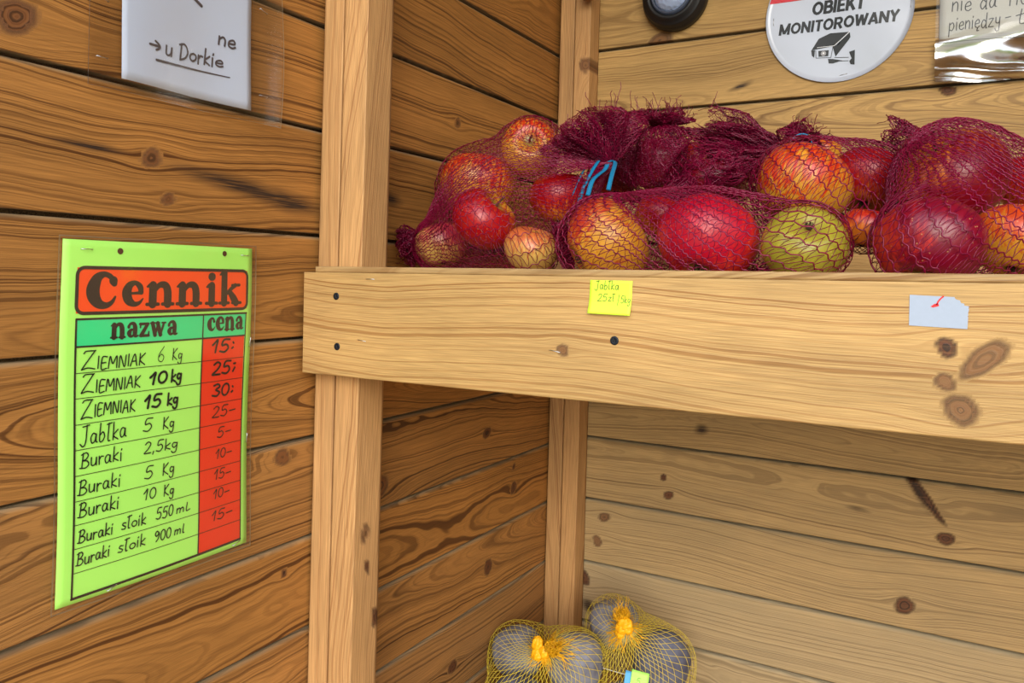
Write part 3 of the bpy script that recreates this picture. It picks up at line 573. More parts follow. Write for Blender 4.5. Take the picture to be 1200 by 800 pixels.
V = np.vstack([BF(.0008)(Q), BF(.0002)(Q)]); n = len(Q); rim = (nr - 1) * (na + 1) + np.arange(na)
mb.add(V, np.vstack([Fd, Fd[:, ::-1] + n, np.stack([rim, rim + 1, rim + 1 + n, rim + n], 1)])); part_from('disc', mb, M_vinyl, cs)
mb = MB(); zr = .6965; a0 = math.asin((zr - CZ) / (CR * .985)); arc = [(CX + CR * .985 * math.cos(a), CZ + CR * .985 * math.sin(a)) for a in np.linspace(a0, math.pi - a0, 40)]
lower = [(x, zr) for x in np.linspace(arc[-1][0], arc[0][0], 40)]
A_, B_ = np.array(arc[::-1]), np.array(lower); nn = len(A_); K = 6; L2 = np.concatenate([A_ * (1 - t) + B_ * t for t in np.linspace(0, 1, K)])
mb.add(BF(.0012)(L2), grid_faces(K, nn)); part_from('red_band', mb, plain('glossy red', (206, 22, 34), .25), cs)
def bar2d(mb, a, b, wd, place):
    """straight stroke with square ends"""
    a, b = np.array(a, float), np.array(b, float); t = (b - a) / np.linalg.norm(b - a); n = np.array((-t[1], t[0])) * wd / 2
    mb.add(place(np.array([a + n, a - n, b - n, b + n])), [[0, 1, 2, 3]])
def bowl(cx, cy, rx, ry, a0, a1): return [(cx + rx * math.cos(math.radians(a)), cy + ry * math.sin(math.radians(a))) for a in np.linspace(a0, a1, 14)]
SANS = {   # advance, bars, curved strokes; cap height 1, stroke .2
 'O': (.92, [], [bowl(.43, .5, .33, .40, 90, 460)]), 'B': (.74, [((.1, 0), (.1, 1)), ((.1, .9), (.40, .9)), ((.1, .52), (.42, .52)), ((.1, .1), (.42, .1))], [bowl(.40, .71, .16, .19, 95, -95), bowl(.42, .31, .19, .21, 95, -95)]),
 'I': (.32, [((.12, 0), (.12, 1))], []), 'E': (.66, [((.1, 0), (.1, 1)), ((.1, .9), (.58, .9)), ((.1, .5), (.54, .5)), ((.1, .1), (.6, .1))], []), 'K': (.78, [((.1, 0), (.1, 1)), ((.16, .36), (.62, .98)), ((.32, .55), (.66, .0))], []),
 'T': (.70, [((.0, .9), (.64, .9)), ((.32, 0), (.32, .9))], []), 'M': (1.0, [((.1, 0), (.1, 1)), ((.82, 0), (.82, 1)), ((.1, .94), (.46, .1)), ((.82, .94), (.46, .1))], []), 'N': (.84, [((.1, 0), (.1, 1)), ((.66, 0), (.66, 1)), ((.1, .94), (.66, .06))], []),
 'R': (.80, [((.1, 0), (.1, 1)), ((.1, .9), (.40, .9)), ((.1, .46), (.42, .46)), ((.38, .46), (.64, 0))], [bowl(.40, .68, .20, .22, 95, -95)]), 'W': (1.12, [((.08, 1), (.28, .02)), ((.28, .02), (.52, .92)), ((.52, .92), (.76, .02)), ((.76, .02), (.96, 1))], []),
 'A': (.84, [((.06, 0), (.38, .98)), ((.70, 0), (.38, .98)), ((.16, .28), (.60, .28))], []), 'Y': (.76, [((.04, 1), (.34, .46)), ((.64, 1), (.34, .46)), ((.34, 0), (.34, .5))], []),
}
def sans(mb, txt, x0, x1, z, h, place, shear=.12):
    tot = sum(SANS[c][0] for c in txt); k = (x1 - x0) / tot; pen = 0; M = lambda p: (x0 + (pen + p[0] + shear * p[1]) * k, z + p[1] * h)
    for c in txt:
        adv, bars, curves = SANS[c]
        for a, b in bars: bar2d(mb, M(a), M(b), .225 * h * (.85 if a[1] == b[1] else 1), place)
        for cv in curves: ribbon2d(mb, np.array([M(p) for p in cv]), .215 * h, place)
        pen += adv
M_sblack = plain('sign black', (20, 20, 22), .35)
for t, a, c, z, h in (('OBIEKT', .6690, .7890, .6545, .0320), ('MONITOROWANY', .5925, .8625, .6145, .0280)):
    mb = MB(); sans(mb, t, a, c, z, h, BF(.0012)); part_from('lettering', mb, M_sblack, cs)
d_ = lambda px, py: (px, py)
mb = MB(); PB = BF(.0012)
# picture of a camera: hood, side, face, lens, arm and wall plate
poly2d(mb, [(.6705, .5690), (.6870, .5960), (.7130, .6060), (.7560, .6035), (.7230, .5745)], PB)
poly2d(mb, [(.7235, .5730), (.7570, .6025), (.7585, .5910), (.7550, .5850), (.7260, .5480), (.7185, .5740)], PB)
poly2d(mb, [(.6700, .5690), (.6790, .5690), (.6775, .5500), (.6720, .5560)], PB)
for a, c in (((.6805, .5680), (.6815, .5490)), ((.6815, .5490), (.7155, .5470)), ((.7155, .5470), (.7195, .5720))): ribbon2d(mb, np.array([a, c]), .0014, PB)
poly2d(mb, [(.6865, .5660), (.7105, .5655), (.7095, .5510), (.6875, .5515)], PB)
poly2d(mb, [(.7090, .5445), (.7200, .5430), (.7420, .5370), (.7200, .5320), (.7110, .5330)], PB)
poly2d(mb, [(.7560, .5560), (.7690, .5590), (.7690, .5240), (.7600, .5260), (.7570, .5340), (.7620, .5400)], PB)
ribbon2d(mb, np.array([(.724, .5460), (.7550, .5430)]), .0014, PB); ribbon2d(mb, np.array([(.724, .5370), (.7550, .5350)]), .0014, PB)
part_from('camera_picture', mb, M_sblack, cs)
mb = MB(); disc2d(mb, (.6985, .5585), .0062, BF(.0015), n=20); part_from('camera_lens_picture', mb, plain('lens grey', (150, 150, 155), .4), cs)
mb = MB(); ribbon2d(mb, np.array([(.7225, .5745), (.7565, .6040)]), .0013, BF(.0015)); ribbon2d(mb, np.array([(.684, .5745), (.7220, .5745)]), .0012, BF(.0015)); disc2d(mb, (.6985, .5590), .0022, BF(.0018)); part_from('white_outline', mb, plain('white line', (235, 236, 240), .4), cs)
for x, z, dx, dz in ((.5795, .6500, 0, 1), (.8870, .6520, .1, 1), (.7450, .5030, 1, .2)): staple(cs, BF(.0012)(np.array([(x, z)]))[0], (dx, 0, dz), -Y, .012)

# black round lamp at the top of the back wall
lamp = empty('round_wall_lamp', U(.3255, YB, .745), 'round black rubber lamp with bluish ribbed glass, top of the back wall', 'lamp')
M_rub = plain('black rubber', (20, 20, 22), .5, noise=.1); c = N3(.3255, YB, .748); R = .0875 * S
mb = MB(); lathe(mb, [(R * .86, 0), (R, .004), (R, .016), (R * .965, .020), (R * .95, .021), (R * .93, .030), (R * .90, .032), (R * .80, .034), (R * .77, .040), (R * .68, .041), (R * .63, .036), (R * .62, .026)], c, (0, -1, 0), 64); part_from('housing', mb, M_rub, lamp)
mb = MB(); lathe(mb, [(R * .63, .036), (R * .60, .040), (R * .55, .041), (R * .53, .034)], c, (0, -1, 0), 48); part_from('inner_ring', mb, plain('slate rubber', (66, 74, 92), .4), lamp)
mb = MB(); lathe(mb, [(R * .55, .032), (R * .5, .040), (R * .4, .046), (R * .25, .050), (R * .1, .052), (0, .0522)], c, (0, -1, 0), 40)
M_gl, nt, b, _ = new_mat('ribbed blue glass'); b.inputs['Base Color'].default_value = srgb(178, 198, 236); b.inputs['Roughness'].default_value = .12; b.inputs['Transmission Weight'].default_value = .25
tc = NN(nt, 'ShaderNodeTexCoord'); v_ = NN(nt, 'ShaderNodeTexVoronoi'); v_.inputs['Scale'].default_value = 130; LK(nt, tc.outputs['Object'], v_.inputs['Vector']); bp = NN(nt, 'ShaderNodeBump'); bp.inputs['Strength'].default_value = .8; bp.inputs['Distance'].default_value = .002; LK(nt, v_.outputs['Distance'], bp.inputs['Height']); LK(nt, bp.outputs[0], b.inputs['Normal'])
part_from('lens', mb, M_gl, lamp)
# end of a short batten at the top of the corner post
mb = MB(); board(mb, N3(.094, 1.965, .752), Z, X, -Y, .2 * S, .032 * S, .02, 331, (), bright=.8, du=.01)
bt = link('ledger_batten', mb.mesh('ledger_batten'), M_left); tag(bt, 'brown batten end beside the top of the corner post', 'batten')

# crumpled sleeve note at the right end of the back wall
nr_ = empty('sleeve_note', U(1.05, YB, .46), 'grey handwritten note in a crumpled glossy sleeve, top right of the back wall', 'note')
bn = lambda x, z: .0025 + .0015 * np.sin(30 * (x - .94)) * np.clip((.62 - z) * 8, 0, 1) + .004 * np.clip((.555 - z) / .1, 0, 1) * np.sin(40 * (x - .95) + 50 * (z - .45)) ** 2
NR = lambda l: on_back(l, bn)
sheet('paper', .9460, 1.24, .5470, .80, NR(.0010), plain('grey paper', (196, 194, 186), .7, noise=.02), nr_, 20, 24)
mb = MB(); PN = NR(.0016); M_pencil = plain('pencil ink', (62, 58, 58), .6)
handwrite(mb, 'nie', .9690, 1.0080, .6200, .0370, .0022, PN, seed=2); handwrite(mb, 'da', 1.0240, 1.0560, .6190, .0360, .0022, PN, seed=3); handwrite(mb, 'na', 1.0790, 1.1200, .6190, .0360, .0022, PN, seed=4)
part_from('handwriting', mb, M_pencil, nr_); mb = MB()
handwrite(mb, 'pieniędzy', .9645, 1.0640, .5770, .0330, .0019, PN, seed=5); handwrite(mb, '-', 1.0720, 1.0840, .5790, .0330, .0020, PN, seed=5); handwrite(mb, 't', 1.0920, 1.1120, .5760, .0330, .0022, PN, seed=5)
part_from('handwriting', mb, M_pencil, nr_)
def bn2(x, z):
    k = np.clip((.60 - z) / .15, 0, 1)
    return .005 + k * (.007 * np.sin(25 * (x - .93) + 9 * np.sin(22 * (z - .45))) + .005 * np.sin(47 * (x - .94) - 33 * (z - .47)) + .006)
sheet('upper_sleeve', .9385, 1.25, .5590, .80, on_back(.0035, bn2), M_lam, nr_, 26, 20, film=True)
sheet('crumpled_sleeve', .9385, 1.25, .4540, .5590, on_back(.0035, bn2), M_crush, nr_, 70, 40, film=True, edge=lambda a, c, x, z: (x, z + (1 - c) * .012 * np.clip(.12 - a, 0, 1) * 4))
mb = MB(); ribbon2d(mb, np.linspace((.940, .5500), (1.24, .5440), 30), .0012, on_back(.0050, bn2)); part_from('sleeve_fold', mb, plain('fold line', (110, 116, 112), .5), nr_)

# ------------------------------------------------------------------ papers on the rail
def on_rail(lift, bulge=lambda x, z: 0 * x):
    def place(Q, extra=0.):
        Q = np.asarray(Q, float); return np.stack([Q[:, 0] * S, YF * S - lift - extra - bulge(Q[:, 0], Q[:, 1]), (Q[:, 1] + ZC) * S], 1)
    return place
sn = empty('sticky_note', U(.581, YF, -.049), 'small neon yellow sticky note on the middle of the shelf rail', 'note')
curl = lambda x, z: .0004 + .004 * np.clip((-.022 - z) / .027, 0, 1) ** 2
SNF = lambda l: on_rail(l, curl)
sheet('paper', .5495, .6120, -.0492, -.0028, SNF(.0003), plain('neon yellow paper', (216, 255, 62), .6, noise=.02), sn, 14, 14, edge=lambda a, c, x, z: (x + .001 * (c - .5), z - .0008 * a * (1 - c)))
mb = MB(); PS = SNF(.0007)
handwrite(mb, 'Jabłka', .5575, .5930, -.0150, .0115, .0010, PS, seed=3); handwrite(mb, '25', .5620, .5760, -.0315, .0100, .0010, PS, seed=3); handwrite(mb, 'zł', .5780, .5870, -.0310, .0100, .0010, PS, seed=3); handwrite(mb, '|', .5910, .5945, -.0340, .0120, .0008, PS, seed=1); handwrite(mb, '5kg', .5965, .6105, -.0330, .0100, .0009, PS, seed=3)
part_from('handwriting', mb, plain('pencil', (88, 106, 40), .6), sn)
tp = empty('paper_scrap', U(.98, YF, -.046), 'torn pale grey tape label with a red pen mark on the rail', 'label')
zr_ = np.linspace(0, 1, 40); rng = np.random.default_rng(4)
xr_ = np.interp(zr_, [0, .45, .72, .74, .80, .83, .90, .92, 1], [1.0083, 1.0088, 1.0093, 1.0052, 1.0046, 1.0008, 1.0002, .9968, .9950]) + rng.normal(0, .0004, 40) * (zr_ > .4)
cc = np.linspace(0, 1, 12)[None]; Q = np.stack([.9500 + (xr_[:, None] - .9500) * cc, np.repeat((-.0460 + .0352 * zr_)[:, None], 12, 1) - .0012 * cc], 2).reshape(-1, 2)
mbp = MB(); n = len(Q); mbp.add(np.vstack([on_rail(.0006)(Q), on_rail(.0002)(Q)]), np.vstack([grid_faces(40, 12), grid_faces(40, 12)[:, ::-1] + n]))
part_from('tape', mbp, plain('pale tape', (158, 168, 184), .7, noise=.04, nscale=300), tp)
mb = MB(); ribbon2d(mb, smooth_line([(.9840, -.0115), (.9800, -.0160), (.9775, -.0210)]), .0016, on_rail(.0009)); poly2d(mb, [(.9790, -.0195), (.9800, -.0225), (.9740, -.0245), (.9715, -.0235), (.9750, -.0205)], on_rail(.0009)); part_from('pen_mark', mb, plain('red pen', (226, 30, 34), .5), tp)

# ------------------------------------------------------------------ fruit
def apple_mat(name, base, red, amount, seed, stripe=.5, bdir=(0, 0, 1)):
    m, nt, b, _ = new_mat(name); tc = NN(nt, 'ShaderNodeTexCoord'); v = tc.outputs['Object']
    add = NN(nt, 'ShaderNodeVectorMath', operation='ADD'); LK(nt, v, add.inputs[0]); add.inputs[1].default_value = (seed * 1.7, seed * .9, seed * 2.3)
    nrm = NN(nt, 'ShaderNodeVectorMath', operation='NORMALIZE'); LK(nt, v, nrm.inputs[0])
    mp = NN(nt, 'ShaderNodeMapping'); mp.inputs['Scale'].default_value = (11, 11, 1.1); mp.inputs['Location'].default_value = (seed, seed * .3, 0); LK(nt, nrm.outputs[0], mp.inputs['Vector'])
    st = NN(nt, 'ShaderNodeTexNoise'); st.inputs['Scale'].default_value = 1; st.inputs['Detail'].default_value = 4; st.inputs['Roughness'].default_value = .65; LK(nt, mp.outputs[0], st.inputs['Vector'])
    bl = NN(nt, 'ShaderNodeTexNoise'); bl.inputs['Scale'].default_value = 20; bl.inputs['Detail'].default_value = 2; LK(nt, add.outputs[0], bl.inputs['Vector'])
    dp = NN(nt, 'ShaderNodeVectorMath', operation='DOT_PRODUCT'); LK(nt, nrm.outputs[0], dp.inputs[0]); dp.inputs[1].default_value = Vector(bdir).normalized()
    a = NN(nt, 'ShaderNodeMath', operation='MULTIPLY_ADD'); LK(nt, dp.outputs['Value'], a.inputs[0]); a.inputs[1].default_value = .38; a.inputs[2].default_value = amount
    a2 = NN(nt, 'ShaderNodeMath', operation='MULTIPLY_ADD'); LK(nt, st.outputs['Fac'], a2.inputs[0]); a2.inputs[1].default_value = 1.9 * stripe; LK(nt, a.outputs[0], a2.inputs[2])
    a3 = NN(nt, 'ShaderNodeMath', operation='MULTIPLY_ADD'); LK(nt, bl.outputs['Fac'], a3.inputs[0]); a3.inputs[1].default_value = .7; LK(nt, a2.outputs[0], a3.inputs[2])
    f = NN(nt, 'ShaderNodeMapRange', interpolation_type='SMOOTHSTEP'); LK(nt, a3.outputs[0], f.inputs[0]); f.inputs[1].default_value = .42 + .95 * stripe; f.inputs[2].default_value = .84 + .95 * stripe
    mid = [int(.45 * x + .55 * y) for x, y in zip(base, red)]
    rp = NN(nt, 'ShaderNodeValToRGB'); LK(nt, f.outputs[0], rp.inputs[0]); rp.color_ramp.elements[0].color = srgb(*base); rp.color_ramp.elements[1].color = srgb(*red); e = rp.color_ramp.elements.new(.5); e.color = srgb(*mid)
    # green-brown hollow at both ends
    sz = NN(nt, 'ShaderNodeSeparateXYZ'); LK(nt, nrm.outputs[0], sz.inputs[0]); ab = NN(nt, 'ShaderNodeMath', operation='ABSOLUTE'); LK(nt, sz.outputs['Z'], ab.inputs[0])
    pk = NN(nt, 'ShaderNodeMapRange', interpolation_type='SMOOTHSTEP'); LK(nt, ab.outputs[0], pk.inputs[0]); pk.inputs[1].default_value = .90; pk.inputs[2].default_value = .995
    c = mixc(nt, pk.outputs[0], rp.outputs[0], srgb(150, 130, 50))
    # pale lenticels
    vo = NN(nt, 'ShaderNodeTexVoronoi'); vo.inputs['Scale'].default_value = 190; LK(nt, v, vo.inputs['Vector']); dm = NN(nt, 'ShaderNodeMapRange'); LK(nt, vo.outputs['Distance'], dm.inputs[0]); dm.inputs[1].default_value = .08; dm.inputs[2].default_value = .16; dm.inputs[3].default_value = .4; dm.inputs[4].default_value = 0
    c = mixc(nt, dm.outputs[0], c, srgb(232, 190, 120))
    LK(nt, c, b.inputs['Base Color']); b.inputs['Roughness'].default_value = .3; b.inputs['Specular IOR Level'].default_value = .5; b.inputs['Subsurface Weight'].default_value = .0
    return m
def apple_mesh(r, seed):
    rng = np.random.default_rng(seed); nph, nth = 44, 56
    ph = np.linspace(0, math.pi, nph)[:, None]; th = np.arange(nth)[None] / nth * 2 * math.pi
    rad = np.sin(ph) ** .92 * (1 + .09 * np.cos(ph) - .03 * np.cos(2 * ph)); z = .90 * np.cos(ph) - .30 * np.exp(-(ph / .36) ** 2) + .24 * np.exp(-((math.pi - ph) / .34) ** 2)
    lob = 1 + .022 * np.cos(5 * th + rng.uniform(0, 6)) * (.3 + .7 * (1 - np.cos(ph)) / 2) + .025 * np.cos(2 * th + rng.uniform(0, 6)) + .015 * np.cos(3 * th + 1)
    V = np.stack([rad * lob * np.cos(th), rad * lob * np.sin(th), z * (1 + .04 * np.cos(th + rng.uniform(0, 6)) * rad)], 2) * r
    V = V / np.linalg.norm(V, axis=2).max() * r * .995
    i = np.arange(nph - 1)[:, None] * nth; j = np.arange(nth)[None]; j2 = (j + 1) % nth
    return fast_mesh('apple', V.reshape(-1, 3), np.stack([i + j, i + nth + j, i + nth + j2, i + j2], 2).reshape(-1, 4))
M_stem = plain('apple stem', (74, 52, 28), .8, noise=.2); M_calyx = plain('apple calyx', (70, 58, 34), .9, noise=.3, nscale=400)
RT = Vector((.87, .4926, 0)); FW = Vector((-.4926, .8702, 0)); UPv = Vector((0, 0, 1))
def eye_dir(r, u, f): return (RT * r + UPv * u + FW * f).normalized()      # right, up, away as seen by the visitor at the counter
YEL = (216, 150, 44); ORG = (220, 118, 34); GRN = (164, 152, 46); RED = (170, 12, 20); DRED = (118, 8, 24); PINK = (196, 14, 44); PALE = (206, 164, 84); SCAR = (190, 30, 18)
# name: centre, radius, axis (stem), base, red, amount, stripe, label
APP = [
 ('a1', (.244, 1.400, .257), .063, eye_dir(-.1, .25, -1), YEL, SCAR, .06, .8, 'orange striped apple at the top of the left net bag, stem hollow facing out'),
 ('a2', (.117, 1.406, .189), .084, eye_dir(.1, 1, .1), (224, 146, 50), SCAR, .10, .8, 'large orange red apple at the left edge of the left net bag'),
 ('a3', (.260, 1.200, .098), .062, eye_dir(.6, .7, -.3), YEL, RED, .40, .6, 'bright red apple in the front middle of the left net bag'),
 ('a4', (.121, 1.270, .057), .053, eye_dir(-.2, 1, .2), PALE, (176, 44, 64), .16, .4, 'pinkish apple low in the left corner of the left net bag'),
 ('a5', (.367, 1.180, .046), .049, eye_dir(.2, 1, -.2), PALE, (196, 96, 50), .05, .6, 'pale yellow apple low on the rail, right in the left net bag'),
 ('a6', (.323, 1.380, .153), .064, eye_dir(0, 1, 0), ORG, RED, .40, .6, 'red apple behind loose threads at the right side of the left net bag'),
 ('b1', (.508, 1.170, .056), .076, eye_dir(.8, .5, .1), YEL, (184, 50, 26), .16, .8, 'yellow orange streaked apple in the front net bag, left above the sticky note'),
 ('b2', (.670, 1.170, .060), .077, eye_dir(.3, .8, .4), (222, 54, 34), PINK, .24, .7, 'crimson pink apple in the middle of the front net bag'),
 ('b3', (.811, 1.150, .052), .060, eye_dir(-.1, .62, -.75), GRN, (160, 70, 40), -.2, .6, 'green yellow apple with dark hollow facing out, right in the front net bag'),
 ('b4', (.547, 1.320, .107), .047, eye_dir(.3, 1, 0), ORG, RED, .3, .4, 'small red orange apple half covered between the two front apples of the front bag'),
 ('c1', (.777, 1.330, .153), .079, eye_dir(.4, .9, .2), YEL, (206, 48, 20), .12, .8, 'big orange striped apple above the green yellow one'),
 ('c2', (.861, 1.439, .172), .064, eye_dir(.3, 1, .3), ORG, RED, .3, .5, 'orange red apple right of the big orange striped one, under dense net'),
 ('c3', (.587, 1.500, .187), .062, eye_dir(0, 1, 0), SCAR, DRED, .5, .3, 'dark red apple under bunched net in the middle of the rear bag'),
 ('c4', (.637, 1.620, .240), .058, eye_dir(.1, 1, -.2), ORG, DRED, .2, .4, 'brownish red apple right at the back under the ragged net end'),
 ('c5', (.746, 1.720, .265), .042, eye_dir(0, 1, .2), YEL, SCAR, .05, .4, 'small orange apple peeking out right of the blue tied neck at the back'),
 ('c6', (.882, 1.220, .079), .036, eye_dir(.2, 1, 0), ORG, RED, .2, .4, 'small orange apple wedged left of the dark red apple on the rail'),
 ('d1', (.989, 1.310, .157), .082, eye_dir(-.55, .75, -.1), ORG, (136, 8, 28), .30, .8, 'large dark red apple with an orange streak on top of the right net bag'),
 ('d2', (.964, 1.143, .052), .069, eye_dir(.3, .8, .3), (196, 44, 34), (122, 6, 34), .34, .7, 'dark crimson apple on the rail at the front of the right net bag'),
 ('d3', (1.063, 1.214, .060), .058, eye_dir(.3, 1, .2), YEL, (206, 70, 24), .14, .75, 'yellow orange apple on the rail at the right end of the row'),
 ('d4', (1.099, 1.450, .160), .060, eye_dir(0, 1, 0), ORG, RED, .3, .4, 'red apple at the very right, behind the yellow orange one'),
 ('e1', (.449, 1.573, .238), .065, eye_dir(0, 1, .2), SCAR, DRED, .4, .35, 'dark red apple in the bunched net right behind the blue string'),
 ('e2', (.339, 1.621, .227), .060, eye_dir(0, 1, .2), SCAR, DRED, .4, .35, 'dark red apple behind the puffed net end left of the blue string'),
 ('e4', (.476, 1.750, .266), .054, eye_dir(0, 1, .2), YEL, SCAR, .1, .4, 'orange apple farthest back between the two bunched net ends'),
]
APOS = {}
BL = {'b2': eye_dir(-.6, .5, -.6), 'b3': eye_dir(.3, -.6, .7), 'd1': eye_dir(.5, -.4, -.6), 'a3': eye_dir(-.5, -.3, -.6), 'b1': eye_dir(-.5, .8, .2), 'd2': eye_dir(.6, .1, -.7)}
GR = {'a': 'apples in the left net bag', 'b': 'apples in the front net bag', 'c': 'apples in the middle net bag', 'd': 'apples in the right net bag', 'e': 'apples in the rear net bag'}
for i, (k, c, r, axd, base, red, am, stp, lab) in enumerate(APP):
    APOS[k] = (np.array(N3(*c)), r * S)
    o = link('apple', apple_mesh(r * S, i), apple_mat('apple skin', base, red, am, i + 1, stp, axd.to_track_quat('Z', 'Y').inverted() @ BL.get(k, eye_dir(.25 * math.cos(i * 2.1), .8, -.3))))
    o.location = U(*c); o.rotation_mode = 'QUATERNION'; o.rotation_quaternion = axd.to_track_quat('Z', 'Y'); tag(o, lab, 'apple', GR['e' if k in ('c3', 'c4') else k[0]])
    R_ = r * S
    if k in ('a1', 'a3', 'd1', 'a2', 'c1'):
        mb = MB(); tubes(mb, [smooth_line([(0, 0, .56 * R_), (.02 * R_, .01 * R_, .72 * R_), (.09 * R_, .03 * R_, .92 * R_)])], .035 * R_, sides=7); s_ = link('stem', mb.mesh('stem'), M_stem)
    else:
        mb = MB()
        sg = -1 if k != 'b3' else 1
        for q in range(5):
            a = q * 1.257; tubes(mb, [smooth_line([(.02 * R_ * math.cos(a), .02 * R_ * math.sin(a), sg * .58 * R_), (.09 * R_ * math.cos(a), .09 * R_ * math.sin(a), sg * .66 * R_), (.05 * R_ * math.cos(a + .5), .05 * R_ * math.sin(a + .5), sg * .74 * R_)])], [np.linspace(.04, .008, 17) * R_], sides=5)
        s_ = link('calyx', mb.mesh('calyx'), M_calyx)
    s_.parent = o

# ------------------------------------------------------------------ net bags
def fib(n):
    i = np.arange(n) + .5; z = 1 - 2 * i / n; a = math.pi * (1 + 5 ** .5) * i; q = np.sqrt(1 - z * z); return np.stack([q * np.cos(a), q * np.sin(a), z], 1)
class Hull:
    """taut surface round a set of spheres, in polar coordinates about the axis through the neck"""
    def __init__(s, spheres, centre, pole, sag=.25, lift=.002, zmin=None, nth=90, nph=180, neckdip=0., seed=0, wobble=.0, xmin=None):
        s.c = np.asarray(centre, float); p = np.asarray(pole, float); p = p / np.linalg.norm(p)
        e = np.cross(p, [0, 0, 1.]); e = e if np.linalg.norm(e) > .2 else np.cross(p, [0, 1., 0]); e /= np.linalg.norm(e); s.ax = np.stack([e, np.cross(p, e), p])
        s.nth, s.nph = nth, nph; th = np.linspace(0, math.pi, nth); ph = np.arange(nph) / nph * 2 * math.pi
        T, Pp = np.meshgrid(th, ph, indexing='ij'); D = np.stack([np.sin(T) * np.cos(Pp), np.sin(T) * np.sin(Pp), np.cos(T)], 2).reshape(-1, 3) @ s.ax
        n = fib(3500); h = np.full(len(n), -1e9); un = np.zeros(len(D))
        for c, R in spheres:
            v = c - s.c; h = np.maximum(h, n @ v + R); b = D @ v; q = b * b - v @ v + R * R; un = np.maximum(un, np.where(q > 0, b + np.sqrt(np.maximum(q, 0)), 0))
        r = np.empty(len(D))
        for a in range(0, len(D), 2000):
            dn = D[a:a + 2000] @ n.T; r[a:a + 2000] = np.where(dn > .03, h / np.maximum(dn, .03), 1e9).min(1)
        r = r - sag * (r - np.maximum(un, .55 * r)); r = r.reshape(nth, nph)
        for _ in range(3):
            q = .5 * r + .125 * (np.roll(r, 1, 1) + np.roll(r, -1, 1)); q[1:-1] += .125 * (r[2:] + r[:-2]); q[0] += .25 * r[0]; q[-1] += .25 * r[-1]; r = np.maximum(q, un.reshape(nth, nph) * (un.reshape(nth, nph) > .5 * r))
        r = r + lift - neckdip * np.exp(-(T / .42) ** 2) * r
        if wobble: r = r + wobble * np.sin(T * 23 + 3 * np.sin(Pp * 4)) * np.sin(Pp * 17 + 5 * np.sin(T * 5 + seed))
        if zmin is not None:
            dz = D[:, 2].reshape(nth, nph); lim = np.where(dz < -.02, (zmin - s.c[2]) / np.minimum(dz, -.02), 1e9); r = np.minimum(r, lim)
        if xmin is not None:
            dx = D[:, 0].reshape(nth, nph); lim = np.where(dx < -.02, (xmin - s.c[0]) / np.minimum(dx, -.02), 1e9); r = np.minimum(r, lim)
        s.r = r
    def pt(s, th, ph):
        th = np.clip(np.asarray(th, float), 0, math.pi); ph = np.asarray(ph, float) % (2 * math.pi)
        a = th / math.pi * (s.nth - 1); i = np.minimum(a.astype(int), s.nth - 2); fa = a - i; b = ph / (2 * math.pi) * s.nph; j = b.astype(int) % s.nph; fb = b - np.floor(b); j2 = (j + 1) % s.nph
        R = (s.r[i, j] * (1 - fb) + s.r[i, j2] * fb) * (1 - fa) + (s.r[i + 1, j] * (1 - fb) + s.r[i + 1, j2] * fb) * fa
        D = np.stack([np.sin(th) * np.cos(ph), np.sin(th) * np.sin(ph), np.cos(th)], -1) @ s.ax
        return s.c + D * R[..., None], D
def mat_thread(name, col, rough=.3, var=.35):
    m, nt, b, _ = new_mat(name); tc = NN(nt, 'ShaderNodeTexCoord'); n = NN(nt, 'ShaderNodeTexNoise'); n.inputs['Scale'].default_value = 240; LK(nt, tc.outputs['Object'], n.inputs['Vector'])
    h = NN(nt, 'ShaderNodeHueSaturation'); h.inputs['Color'].default_value = srgb(*col); mr = NN(nt, 'ShaderNodeMapRange'); mr.inputs[3].default_value = 1 - var; mr.inputs[4].default_value = 1 + var; LK(nt, n.outputs['Fac'], mr.inputs[0]); LK(nt, mr.outputs[0], h.inputs['Value']); LK(nt, h.outputs[0], b.inputs['Base Color'])
    b.inputs['Roughness'].default_value = rough; b.inputs['Specular IOR Level'].default_value = .6; b.inputs['Specular Tint'].default_value = tuple(.45 + .55 * (x / 255) ** .5 for x in col) + (1,); return m
M_net = mat_thread('magenta net thread', (114, 9, 46), .28); M_ynet = mat_thread('yellow net thread', (218, 192, 62), .45, .25)
M_blue = plain('blue string', (22, 116, 158), .35, noise=.15, nscale=200)
